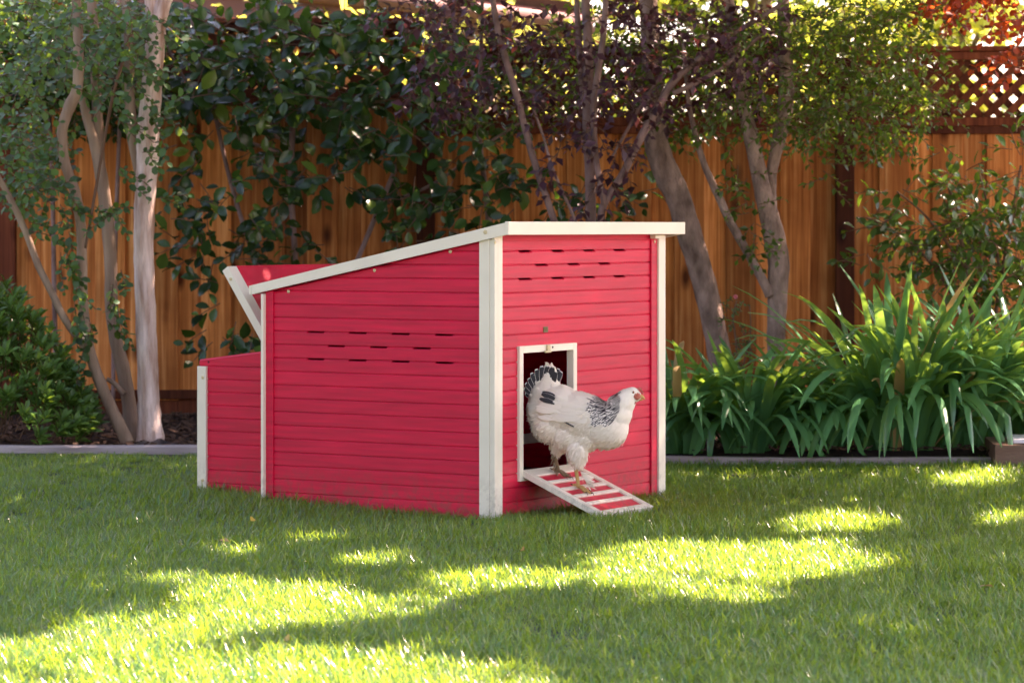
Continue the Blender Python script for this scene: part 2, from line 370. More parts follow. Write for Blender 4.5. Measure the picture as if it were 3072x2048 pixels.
def add_bounce_slabs():  # unseen pale paving, added to bounce sunlight onto the door wall
    m = simple('bounce_concrete', (0.50, 0.47, 0.43), 0.85, 0.08, (2, 2, 2), 0.2, 60)
    mb = MB()
    for i in range(7):
        for j in range(14):
            x, y = -0.6+i*1.2, -13.2+j*1.2
            mb.box(x+0.004, x+1.196, y+0.004, y+1.196, -0.05, 0.022, 0.004)
    for j in range(8):
        for i in range(4): mb.box(3.4+i*1.2+0.004, 3.4+(i+1)*1.2-0.004, 3.62+j*1.2+0.004, 3.62+(j+1)*1.2-0.004, -0.05, 0.022, 0.004)
    tag(mb.build('bounce_slabs', m), kind='structure')
add_bounce_slabs()
def kerb_y(x): return 12.42-0.045*(x+1.0) + 0.02*math.sin(x*1.7)
def bed():
    m = simple('mulch', (0.018, 0.012, 0.010), 0.95, 0.3, (30, 30, 30), 1.0, 60, col2=(0.05, 0.032, 0.025))
    mb = MB(); xs = [-8+i*0.2 for i in range(81)]; n = len(xs)
    rows = [0.06, 0.2, 0.5, 0.9, 1.4, 2.0, 2.8, 3.2]
    for k, dy in enumerate(rows):
        for x in xs: mb.v.append((x, kerb_y(x)+dy, 0.042+0.012*math.sin(x*5+dy*7)*math.sin(x*2.3-dy*4) - (0.02 if k == 0 else 0)))
    for k in range(len(rows)-1):
        for i in range(n-1): mb.f.append((k*n+i, k*n+i+1, (k+1)*n+i+1, (k+1)*n+i)); mb.sm.append(True)
    tag(mb.build('planting_bed', m), kind='structure')
    # bark chips
    ch = MB()
    for i in range(5200):
        x = rnd.uniform(-3.2, 3.2); y = kerb_y(x)+rnd.uniform(0.08, 2.4)
        l = rnd.uniform(0.008, 0.028); wd = l*rnd.uniform(0.3, 0.7); a = rnd.random()*6.28; t = rnd.uniform(-0.6, 0.6)
        c, s_ = math.cos(a), math.sin(a); z = 0.05+rnd.random()*0.012
        q = [(-l, -wd, 0), (l, -wd*0.7, 0), (l*0.8, wd, 0), (-l*0.9, wd*0.8, 0)]
        vs = [(x+u*c-v*s_, y+u*s_+v*c, z+u*t+ h) for h in (0, 0.004) for u, v, _ in q]
        ch.add(vs, [(0, 1, 5, 4), (1, 2, 6, 5), (2, 3, 7, 6), (3, 0, 4, 7), (4, 5, 6, 7)])
    cm = simple('bark_chip', (0.03, 0.018, 0.013), 0.9, 0.3, (9, 9, 9), 0.2, 60, col2=(0.13, 0.075, 0.05))
    tag(ch.build('bark_mulch', cm), 'dark brown bark mulch covering the planting bed', 'mulch', kind='stuff')
    # bender-board edging, in lengths
    for i, (x0, x1) in enumerate(((-7, -2.9), (-2.9, -0.75), (-0.75, 1.35), (1.35, 3.6), (3.6, 7))):
        k = MB(); xs = [x0+0.002+(x1-x0-0.004)*j/14 for j in range(15)]
        hz = 0.070 if i < 2 else 0.030
        for x in xs:
            y = kerb_y(x); z = hz+0.003*math.sin(x*4)
            for (dy, dz) in ((0, -0.05), (0, z-0.006), (0.006, z), (0.062, z), (0.068, z-0.006), (0.068, -0.05)): k.v.append((x, y+dy, dz))
        for j in range(14):
            for q in range(5): k.f.append((j*6+q, (j+1)*6+q, (j+1)*6+q+1, j*6+q+1)); k.sm.append(False)
        k.f.append((0, 1, 2, 3, 4, 5)); k.sm.append(False); k.f.append(tuple(14*6+q for q in (5, 4, 3, 2, 1, 0))); k.sm.append(False)
        lab = ['weathered grey edging board running out of view past the leafy bush', 'weathered grey garden edging board in front of the pale trunk and leafy bush', 'weathered grey edging board passing behind the red coop',
               'low grey edging board under the arching strap-leaved plants', 'grey edging board running out of view past the brown box'][i]
        tag(k.build('garden_edging', M['kerb']), lab, 'edging', 'edging boards along the bed')
bed()

# ------------------------------------------------------------------ fence
FY = 15.0
def fence():
    posts = [-6.7, -4.61, -2.52, -0.43, 1.66, 3.75, 5.84]
    names = ['far end of the cedar fence out past the bush', 'cedar fence bay beside the leafy bush and slim trunks', 'cedar fence bay between the slim trunks, raised, behind the broad-leaved shrub',
             'raised cedar fence bay behind the coop with knotty boards', 'cedar fence bay behind the leaning grey trunk', 'cedar fence bay at the glossy-leaved shrub with bare lattice', 'far end of the cedar fence past the brown box']
    pk = {}
    def picket_mesh(w_, h):
        key = (w_, h)
        if key not in pk: pk[key] = MB().box(-w_/2, w_/2, -0.008, 0.008, 0, h, 0.002).mesh('picket')
        return pk[key]
    for i in range(6):
        x0, x1 = posts[i], posts[i+1]
        up = 0.0 if i >= 3 else 0.14
        zb, zl, zt = 0.0, 1.48+up, 1.81+up
        t = thing('cedar_fence', ['cedar fence bay out past the leafy bush, its lattice under leaves', 'cedar fence bay behind the leafy bush, seen past a thin slanting stem',
                                 'taller cedar fence bay behind the pale trunk and broad-leaved shrub, knotted orange boards',
                                 'cedar fence bay between two dark posts, behind the plum and grey trunks',
                                 'cedar fence bay with bare open lattice, behind the glossy shrub and tallest strap leaves',
                                 'cedar fence bay out past the glossy shrub and brown box'][i], 'fence', (x0, FY, 0), 0, 'bays of the cedar fence')
        W = x1-x0
        h = zl-0.1
        n = int(round((W-0.10)/0.134)); pw = (W-0.10)/n
        for k in range(n):
            proud = 0.017 if (k % 2) else 0.0
            o = link('picket', picket_mesh(0.150 if k % 2 else 0.146, round(h-0.012, 3)), M['cedar'], t)
            o.location = (0.05+pw*(k+0.5)+rnd.uniform(-0.004, 0.004), -0.004-proud-0.001*rnd.random(), 0.112); o.rotation_euler = (0, R(rnd.uniform(-0.15, 0.15)), R(rnd.uniform(-0.8, 0.8)))
        MB().box(0.047, W-0.047, -0.038, 0.03, zl, zl+0.045, 0.003).build('rail', M['cedar_dark'], t)
        MB().box(0.047, W-0.047, -0.05, -0.030, zl-0.04, zl-0.002, 0.003).build('rail', M['cedar_dark'], t)
        MB().box(0.047, W-0.047, -0.040, 0.03, zt, zt+0.04, 0.003).build('rail', M['cedar_dark'], t)
        MB().box(0.047, W-0.047, -0.045, 0.03, 0.12, 0.165, 0.003).build('rail', M['cedar_dark'], t)
        MB().box(0.047, W-0.047, -0.015, 0.02, -0.05, 0.118, 0.003).build('kickboard', M['cedar_dark'], t)
        MB().box(-0.046, 0.046, -0.062, 0.03, -0.1, zt+0.01, 0.003).build('post', M['cedar_dark'], t)
        MB().box(0.0, W-0.05, -0.06, 0.06, zt+0.042, zt+0.068, 0.003).build('cap_rail', M['cedar_dark'], t)
        # lattice: two layers of diagonal slats cut square to the bay
        H = zt-(zl+0.045); sp = 0.099; sw = 0.036
        for layer, sg in ((0, 1), (1, -1)):
            c = -H
            while c < W:
                xa, xb = (c, c+H)
                a0 = max(xa, 0.05); b0 = min(xb, W-0.05)
                if b0-a0 > 0.03:
                    # centre line from bottom to top, clipped at the posts
                    za, zb_ = (a0-xa), (b0-xa)
                    if sg < 0: za, zb_ = H-za, H-zb_
                    d = Vector((b0-a0, 0, zb_-za)).normalized(); nn = Vector((-d.z, 0, d.x))*sw/2; y = -0.006+layer*0.011
                    p1 = Vector((a0, y, zl+0.045+za)); p2 = Vector((b0, y, zl+0.045+zb_))
                    q = [p1-nn, p2-nn, p2+nn, p1+nn]; dy = Vector((0, 0.008, 0))
                    cen = (p1+p2)/2
                    m_ = MB().hexa([v-cen for v in (q[0], q[1], q[1]+dy, q[0]+dy, q[3], q[2], q[2]+dy, q[3]+dy)])
                    o = m_.build('slat', M['cedar_dark'], t, cen)
                c += sp
fence()

# ------------------------------------------------------------------ house beyond the fence
def house():
    t = thing('neighbour_house', 'orange stucco house with dark eave glimpsed above the fence behind leaves', 'house', (-2.5, 19.2, 0))
    zf = lambda x: 2.26-0.115*(x-2.5+1.79)        # the eave line falls to the right
    def band(x0, x1, y0, y1, a, b): return MB().hexa([(x0, y0, zf(x0)+a), (x1, y0, zf(x1)+a), (x1, y1, zf(x1)+a), (x0, y1, zf(x0)+a), (x0, y0, zf(x0)+b), (x1, y0, zf(x1)+b), (x1, y1, zf(x1)+b), (x0, y1, zf(x0)+b)])
    MB().hexa([(-2.4, 0, 0), (2.75, 0, 0), (2.75, 5, 0), (-2.4, 5, 0), (-2.4, 0, zf(-2.4)+0.04), (2.75, 0, zf(2.75)+0.04), (2.75, 5, zf(2.75)+0.04), (-2.4, 5, zf(-2.4)+0.04)]).build('wall', M['stucco'], t)
    r = band(-2.8, 3.0, -0.60, 5.2, 0.30, 0.36).build('roof', M['rooft'], t)
    band(-2.8, 3.0, -0.62, -0.58, 0.0, 0.30).build('fascia', M['eave'], r)
    MB().tube([(-2.8, -0.69, zf(-2.8)+0.22), (3.0, -0.69, zf(3.0)+0.22)], 0.06, 8).build('gutter', M['eave'], r)
    band(-2.7, 2.95, -0.575, -0.003, 0.045, 0.065).build('soffit', M['eave'], r)
    MB().tube([(2.6, -0.05, 0), (2.6, -0.05, 1.9)], 0.04, 8).build('downpipe', M['eave'], t)
    wi = MB().box(-1.6, -0.5, -0.03, 0.0, 1.0, 2.0).build('window', M['white'], t)
    MB().box(-1.54, -0.56, -0.035, -0.031, 1.06, 1.94).build('pane', simple('dark_glass', (0.02, 0.025, 0.03), 0.08), wi)
house()

# ------------------------------------------------------------------ the coop
CX, CY = -0.060, 10.0
TH = R(58.2)
AX = Vector((-math.sin(TH), math.cos(TH), 0)); BX = Vector((math.cos(TH), math.sin(TH), 0))   # along the long side wall, along the door wall
P_ = 0.0469
Z0 = 0.616
LW, FW = 0.949, 1.160                        # length of side wall, of door wall
coop = thing('chicken_coop', 'red chicken coop with cream trim, sloping roof and open nest box lid on the lawn', 'chicken coop', (CX, CY, 0), math.atan2(BX.y, BX.x))
# local x runs along the door wall, local y along the side wall
def on_left(sx, sy, x=0.0):     # pixel on the plane local x -> (y, z)
    r = (sx-1536)/FP; px = CX+BX.x*x; py = CY+BX.y*x
    y = (r*py-px)/(AX.x-r*AX.y); Y = py+y*AX.y
    return y, HC-(sy-HZ)*Y/FP
def on_front(sx, sy, y=0.0):
    r = (sx-1536)/FP; px = CX+AX.x*y; py = CY+AX.y*y
    x = (r*py-px)/(BX.x-r*BX.y); Y = py+x*BX.y
    return x, HC-(sy-HZ)*Y/FP
def roof_under(y): return 0.955-0.205*(y+0.069)
def board(parent, axis, a0, a1, zb, zt, slots=(), topf=None, plane=0.0, name='board'):
    """horizontal weatherboard in the plane local x (axis 'y') or y (axis 'x'); slots are notches in its top edge"""
    cuts = {a0, a1}
    for s0, s1 in slots: cuts |= {s0, s1}
    if topf:
        k = 10
        cuts |= {a0+(a1-a0)*i/k for i in range(k+1)}
        # where the slope crosses the board
    cuts = sorted(c for c in cuts if a0-1e-9 <= c <= a1+1e-9)
    mb = MB(); T = 0.010
    def pt(a, d, z): return (plane+d, a, z) if axis == 'y' else (a, plane+d, z)
    for c0, c1 in zip(cuts[:-1], cuts[1:]):
        if c1-c0 < 1e-5: continue
        mid = (c0+c1)/2; notch = any(s0 < mid < s1 for s0, s1 in slots)
        t0 = t1 = zt
        if topf: t0, t1 = min(zt, topf(c0)), min(zt, topf(c1))
        if t0 <= zb+0.002 and t1 <= zb+0.002: continue
        t0, t1 = max(t0, zb+0.001), max(t1, zb+0.001)
        g = 0.0065 if notch else 0.0022
        # front lamina with a chamfered top, tongue behind
        def sec(c, t):
            tt = t-g if t > zb+0.012 else t
            ch = 0.0032 if tt-zb > 0.008 else 0.0
            tb = t if not notch else tt
            return [pt(c, 0.001, zb), pt(c, 0.0, zb+0.001), pt(c, 0.0, tt-ch), pt(c, ch*0.9, tt), pt(c, 0.006, tt), pt(c, 0.006, tb), pt(c, T, tb), pt(c, T, zb)]
        A, B = sec(c0, t0), sec(c1, t1); n = 8
        fs = [(i, (i+1) % n, n+(i+1) % n, n+i) for i in range(n)]+[tuple(reversed(range(n))), tuple(range(n, 2*n))]
        if axis == 'x': fs = [tuple(reversed(f)) for f in fs]
        mb.add(A+B, fs)
    if not mb.v: return
    o = mb.build(name, M['red'], parent); return o
def screw(parent, at, d, r=0.0055):
    """domed screw cap; at = local point, d = outward unit vector"""
    d = Vector(d); a = d.orthogonal().normalized(); b = d.cross(a); vs = []; fs = []
    prof = [(r, 0.0), (r, 0.0018), (r*0.7, 0.0032), (r*0.25, 0.0036), (r*0.2, 0.0022)]
    n = 10
    for rr, h in prof:
        for k in range(n): vs.append(Vector(at)+d*h+(a*math.cos(6.2832*k/n)+b*math.sin(6.2832*k/n))*rr)
    for j in range(len(prof)-1):
        for k in range(n): fs.append((j*n+k, j*n+(k+1) % n, (j+1)*n+(k+1) % n, (j+1)*n+k))
    fs.append(tuple((len(prof)-1)*n+k for k in range(n)))
    return MB().add(vs, fs, True).build('screw', M['screw'], parent)
def build_coop():
    line = lambda j: Z0-j*P_
    # --- side wall (plane x = 0, outward -x)
    PW = on_left(1437, 1200, -0.008)[0]; PF = on_front(1508, 1200, -0.008)[0]
    lp_y1, _ = on_left(1436, 1200)       # boards end behind the corner trim
    lp_y0, _ = on_left(802, 1200); bt_y, _ = on_left(822, 1200)
    lx = [(921, 971), (1045, 1098), (1174, 1227), (1304, 1358)]; lx2 = [(983, 1033), (1109, 1160), (1238, 1291)]
    def sl(rows, sy): return [tuple(sorted((on_left(a, sy)[0], on_left(b, sy)[0]))) for a, b in rows]
    side = thing('side_wall', None, None); del_props(side); side.parent = coop
    for j in range(-8, 14):
        zt, zb = line(j), line(j+1) if j < 13 else 0.0
        if zb < 0: zb = 0.0
        if zt-zb < 0.004: continue
        slots = []
        if j in (0, 2): slots = sl(lx, 1000)
        if j == 1: slots = sl(lx2, 1040)
        tf = (lambda y: roof_under(y)-0.001) if zt > roof_under(LW)-0.01 else None
        board(side, 'y', 0.02, LW-0.012, zb+0.0004, zt, slots, tf, 0.0)
    # frame strip in front of the board ends near the far post
    MB().hexa([(-0.006, bt_y, 0), (0.0, bt_y, 0), (0.0, lp_y0+0.002, 0), (-0.006, lp_y0+0.002, 0), (-0.006, bt_y, roof_under(bt_y)-0.001), (0.0, bt_y, roof_under(bt_y)-0.001), (0.0, lp_y0+0.002, roof_under(lp_y0)-0.001), (-0.006, lp_y0+0.002, roof_under(lp_y0)-0.001)]).build('batten', M['red'], side)
    zt = roof_under(LW)
    p = MB(); p.box(-0.022, 0.012, lp_y0+0.002, LW, -0.03, zt-0.004, 0.0015); p.build('corner_post', M['cream'], coop)
    # --- door wall (plane y = 0, outward -y)
    front = thing('door_wall', None, None); del_props(front); front.parent = coop
    dx0, dx1 = 0.155, 0.532; dz0, dz1 = 0.118, 0.574       # outer edge of the door frame
    dx0, _ = on_front(1552, 1300); dx1, _ = on_front(1724, 1300)
    fx = [(252, 312), (412, 468), (565, 617), (710, 762)]; fx2 = [(332, 390), (489, 543), (638, 690)]
    def sf(rows, sy): return [(on_front(1400+a/1.6, sy)[0], on_front(1400+b/1.6, sy)[0]) for a, b in rows]
    xr, _ = on_front(1953, 1200)          # right end of the boards at the frame strip
    for j in range(-7, 14):
        zt, zb = line(j), line(j+1) if j < 13 else 0.0
        if j == -7: zt = 0.944
        if zb < 0: zb = 0.0
        if zt-zb < 0.004: continue
        slots = []
        if j in (-6, -4): slots = sf(fx, 760)
        if j == -5: slots = sf(fx2, 790)
        if zb > dz1-0.004 or zt < dz0+0.004: board(front, 'x', 0.02, FW-0.012, zb+0.0004, zt, slots)
        else:
            if zt > dz1-0.004 and zt < dz1+0.05:      # board passing just over the door
                board(front, 'x', 0.02, dx0+0.004, zb+0.0004, zt); board(front, 'x', dx1-0.004, FW-0.012, zb+0.0004, zt)
                board(front, 'x', dx0+0.0042, dx1-0.0042, dz1-0.003, zt)
            elif zb < dz0+0.004:
                board(front, 'x', 0.02, dx0+0.004, zb+0.0004, zt); board(front, 'x', dx1-0.004, FW-0.012, zb+0.0004, zt)
                board(front, 'x', dx0+0.0042, dx1-0.0042, zb+0.0004, dz0+0.003)
            else:
                board(front, 'x', 0.02, dx0+0.004, zb+0.0004, zt); board(front, 'x', dx1-0.004, FW-0.012, zb+0.0004, zt)
    rb0, _ = on_front(1400+880/1.6, 1100); rp0, _ = on_front(1400+918/1.6, 1100)
    cp0, cp1 = on_front(1977, 1200, -0.014)[0], on_front(1997, 1200, -0.014)[0]
    MB().box(rb0, cp0-0.0005, -0.007, 0.0, 0.0, 0.944, 0.001).build('batten', M['red'], front)
    MB().box(cp0, cp1, -0.014, 0.022, -0.03, 0.948, 0.0015).build('corner_post', M['cream'], coop)
    MB().box(cp0-0.055, cp0-0.0005, -0.030, -0.0075, 0.934, 0.948, 0.001).build('bracket', M['cream'], coop)
    # beam under the roof
    MB().box(0.05, FW-0.01, -0.004, 0.0, 0.930, 0.950, 0.001).build('batten', M['red'], front)
    # --- near corner trim: two boards and a grooved bead
    c = MB()
    c.box(-0.008, 0.0, 0.014, PW, -0.03, roof_under(0.0)-0.006, 0.0012)
    c.box(-0.0055, 0.004, 0.004, 0.0135, -0.03, roof_under(0.0)-0.006, 0.0008)
    c.box(-0.008, 0.012, -0.008, 0.0035, -0.03, 0.949, 0.0012)
    c.box(0.0125, PF, -0.008, 0.0, -0.03, 0.949, 0.0012)
    c.build('corner_post', M['cream'], coop)
    # --- roof
    yf, yb = -0.069, 0.990
    zr = lambda y: 0.993-(y-yf)*(0.993-0.7725)/(yb-yf)
    xa, xb = -0.020, on_front(2055, 700, -0.071)[0]
    rf = MB(); th = 0.024
    rf.hexa([(xa+0.012, yf+0.012, zr(yf)-th-0.004), (xb-0.012, yf+0.012, zr(yf)-th-0.004), (xb-0.012, yb-0.004, zr(yb)-th-0.004), (xa+0.012, yb-0.004, zr(yb)-th-0.004),
             (xa+0.012, yf+0.012, zr(yf)-0.004), (xb-0.012, yf+0.012, zr(yf)-0.004), (xb-0.012, yb-0.004, zr(yb)-0.004), (xa+0.012, yb-0.004, zr(yb)-0.004)])
    roof = rf.build('roof', M['red'], coop)
    def edge(x0, x1, y0, y1, h0, h1):
        e = MB(); e.hexa([(x0, y0, zr(y0)-h0), (x1, y0, zr(y0)-h0), (x1, y1, zr(y1)-h1), (x0, y1, zr(y1)-h1), (x0, y0, zr(y0)), (x1, y0, zr(y0)), (x1, y1, zr(y1)), (x0, y1, zr(y1))])
        return e.build('fascia', M['cream'], roof)
    edge(xa, xa+0.011, yf+0.013, yb, 0.041, 0.032)
    edge(xb-0.011, xb, yf+0.013, yb, 0.041, 0.032)
    edge(xa, xb, yb+0.001, yb+0.012, 0.03, 0.03)
    e = MB(); e.box(xa-0.002, xb+0.002, yf-0.002, yf+0.012, zr(yf)-0.043, zr(yf)+0.001, 0.001); e.build('fascia', M['cream'], roof)
    e = MB(); e.box(xa+0.02, xb-0.02, yf+0.013, yf+0.05, 0.9500, 0.9535); e.build('soffit', M['cream'], roof)
    # --- hidden walls, floor, inner frame so that the inside is closed and dark
    MB().hexa([(FW-0.004, 0.0, 0), (FW+0.008, 0.0, 0), (FW+0.008, LW, 0), (FW-0.004, LW, 0), (FW-0.004, 0.0, 0.945), (FW+0.008, 0.0, 0.945), (FW+0.008, LW, roof_under(LW)), (FW-0.004, LW, roof_under(LW))]).build('rear_wall', M['red'], coop)
    MB().box(0.013, FW-0.005, LW-0.011, LW-0.001, 0.0, roof_under(LW)-0.003).build('rear_wall', M['red'], coop)
    MB().box(0.013, FW-0.005, 0.0125, LW-0.0115, 0.06, 0.075).build('floor', M['dark_in'], coop)
    MB().box(0.03, FW-0.03, 0.30, 0.32, 0.20, 0.235).build('inner_rail', M['cream'], coop)
    # --- door frame and ramp
    f = MB(); fw = 0.024; y0, y1 = -0.010, 0.018
    df = thing('door_frame', None, None); del_props(df); df.parent = coop
    MB().box(dx0, dx0+fw, y0, y1, dz0, dz1, 0.001).build('jamb', M['cream'], df)
    MB().box(dx1-fw, dx1, y0, y1, dz0, dz1, 0.001).build('jamb', M['cream'], df)
    MB().box(dx0+fw+0.0003, dx1-fw-0.0003, y0+0.0003, y1, dz1-fw, dz1, 0.001).build('head', M['cream'], df)
    MB().box(dx0+fw+0.0003, dx1-fw-0.0003, y0+0.0003, y1, dz0, dz0+fw, 0.001).build('sill', M['cream'], df)
    lt = MB(); mx_ = (dx0+dx1)/2+0.0
    lx0, lz = on_front(1540+1060/11.2, 940+1150/11.2)
    lt.box(lx0-0.009, lx0+0.009, -0.018, -0.0105, lz-0.012, lz+0.010, 0.0015); lt.box(lx0-0.035, lx0+0.004, -0.024, -0.0185, lz-0.016, lz-0.009, 0.001)
    lt.build('latch', M['screw'], df)
    hx, hz = on_front(1540+1232/11.2, 940+1130/11.2)
    MB().tube([(hx, -0.0115, hz), (hx, -0.0103, hz)], 0.004, 8).build('keyhole', M['dark_in'], df)
    # ramp: rails, header, footer, treads and recessed panel
    rp = thing('ramp', None, None); del_props(rp); rp.parent = coop
    x0, x1 = dx0+0.020, dx1-0.010; q0, q1 = 0.004, 0.318; z0_, z1_ = 0.152, 0.018
    L = math.hypot(q1-q0, z0_-z1_)
    rp.location = (0, -q0, z0_); rp.rotation_euler = (math.atan2(z0_-z1_, q1-q0), 0, 0)     # ramp runs along its own -y
    th = 0.016
    MB().box(x0, x0+0.030, -L, 0, -th, 0.004, 0.001).build('rail', M['cream'], rp)
    MB().box(x1-0.030, x1, -L, 0, -th, 0.004, 0.001).build('rail', M['cream'], rp)
    xi0, xi1 = x0+0.0303, x1-0.0303
    MB().box(xi0, xi1, -0.045, -0.0003, -th, 0.0035, 0.001).build('header', M['cream'], rp)
    MB().box(xi0, xi1, -L+0.0003, -L+0.026, -th, 0.0035, 0.001).build('footer', M['cream'], rp)
    MB().box(xi0, xi1, -L+0.0263, -0.0453, -th+0.003, -0.002).build('panel', M['red'], rp)
    n = 4; pan = L-0.045-0.026
    for k in range(n):
        yc = -0.045-pan*(k+1)/(n+1)
        MB().box(xi0, xi1, yc-0.008, yc+0.008, -0.0018, 0.0058, 0.001).build('tread', M['cream'], rp)
    # small badge over the door: strokes too small to read
    bx, bz = on_front(1540+1080/11.2, 940+540/11.2)
    bd = MB()
    bd.box(bx-0.0155, bx+0.0155, -0.0012, 0.0, bz-0.010, bz+0.010, 0.0003)
    for k in range(3):
        o_ = bx-0.0115+k*0.0095
        bd.box(o_-0.003, o_-0.001, -0.0026, -0.0013, bz-0.007, bz+0.007)
        for zz in ((-0.007, 0.0, 0.0052) if k % 2 == 0 else (-0.007, 0.0052)):
            bd.box(o_-0.0009, o_+0.0035, -0.0026, -0.0013, bz+zz, bz+zz+0.0018)
    bd.build('badge', M['brass'], coop)
    # screws
    for sx, sy in ((1351, 755), (1124, 811), (866, 874)):
        y, z = on_left(sx, sy); screw(coop, (-0.0002, y, z), (-1, 0, 0), 0.0062)
    y, z = on_left(1456, 696, -0.02); screw(roof, (xa-0.0002, y, z), (-1, 0, 0), 0.0075)
    for sx, sy, yy in ((1400+902/1.6, 620+168/1.6, -0.0075), (1970, 1029, -0.0075), (1974, 1338, -0.0075)):
        x, z = on_front(sx, sy, yy); screw(coop, (x, yy, z), (0, -1, 0), 0.006 if sy < 800 else 0.003)
    x, z = on_front(1481, 727, -0.0085); screw(coop, (x+0.008, -0.0081, z), (0, -1, 0), 0.006)
    # --- nest box
    nb = thing('nest_box', None, None); del_props(nb); nb.parent = coop
    nx = 0.12; nx1 = 1.02
    ny1, _ = on_left(596, 1200, nx); ny1p, _ = on_left(620, 1200, nx)
    zi, zo = 0.548, 0.500
    tf = lambda y: zi+(zo-zi)*(y-LW)/(ny1-LW)
    zl_ = [HC-(780+v/2.12-HZ)*(CY+BX.y*nx+ny1p*AX.y)/FP for v in (670, 753, 835, 918, 998, 1080, 1162, 1245, 1328, 1412)]
    zs = [zi+0.02]+zl_+[0.012]
    for a, b in zip(zs[:-1], zs[1:]):
        board(nb, 'y', LW+0.001, ny1-0.004, b+0.0004, a, (), tf if a > zo-0.03 else None, nx)
    MB().box(nx-0.010, nx+0.012, ny1p-0.004, ny1, -0.02, 0.476, 0.0015).build('corner_post', M['cream'], nb)
    for v in (745, 1398):
        y, z = on_left(560+102/2.12, 780+v/2.12, nx-0.01); screw(nb, (nx-0.0102, y, z), (-1, 0, 0), 0.0058)
    y, z = on_left(560+140/2.12, 780+648/2.12, nx); MB().tube([(nx-0.0008, y, z), (nx, y, z)], 0.004, 8).build('screw_hole', M['dark_in'], nb)
    for k in range(10): MB().box(nx+0.012, nx1, ny1-0.004, ny1+0.004, 0.012+k*P_, 0.012+(k+1)*P_-0.002, 0.001).build('board', M['red'], nb)
    MB().box(nx1, nx1+0.01, LW+0.001, ny1, 0.012, 0.49).build('side_panel', M['red'], nb)
    MB().box(nx+0.011, nx1-0.001, LW+0.002, ny1-0.005, 0.03, 0.045).build('floor', M['dark_in'], nb)
    # lid, propped open: runs up and away from its hinge
    lid = thing('lid', None, None); del_props(lid); lid.parent = coop
    hy, hz_ = 0.985, 0.553; ang = math.atan2(0.823-0.545, 1.178-0.985)
    lid.location = (0, hy, hz_); lid.rotation_euler = (ang, 0, 0); LL = 0.345
    la, lb = 0.095, 1.045
    MB().box(la, la+0.052, 0, LL, -0.030, 0.0, 0.001).build('trim_board', M['cream'], lid)
    MB().box(lb-0.052, lb, 0, LL, -0.030, 0.0, 0.001).build('trim_board', M['cream'], lid)
    MB().box(la+0.0525, lb-0.0525, 0.0, LL-0.002, -0.014, -0.003).build('panel', M['red'], lid)
    MB().box(la+0.0525, lb-0.0525, LL-0.0017, LL+0.003, -0.030, -0.002).build('batten', M['red'], lid)
    x = la; s = screw(lid, (la-0.0002, LL-0.045, -0.015), (-1, 0, 0), 0.006)
def del_props(o):
    for k in ('label', 'category', 'group'):
        if k in o: del o[k]
build_coop()

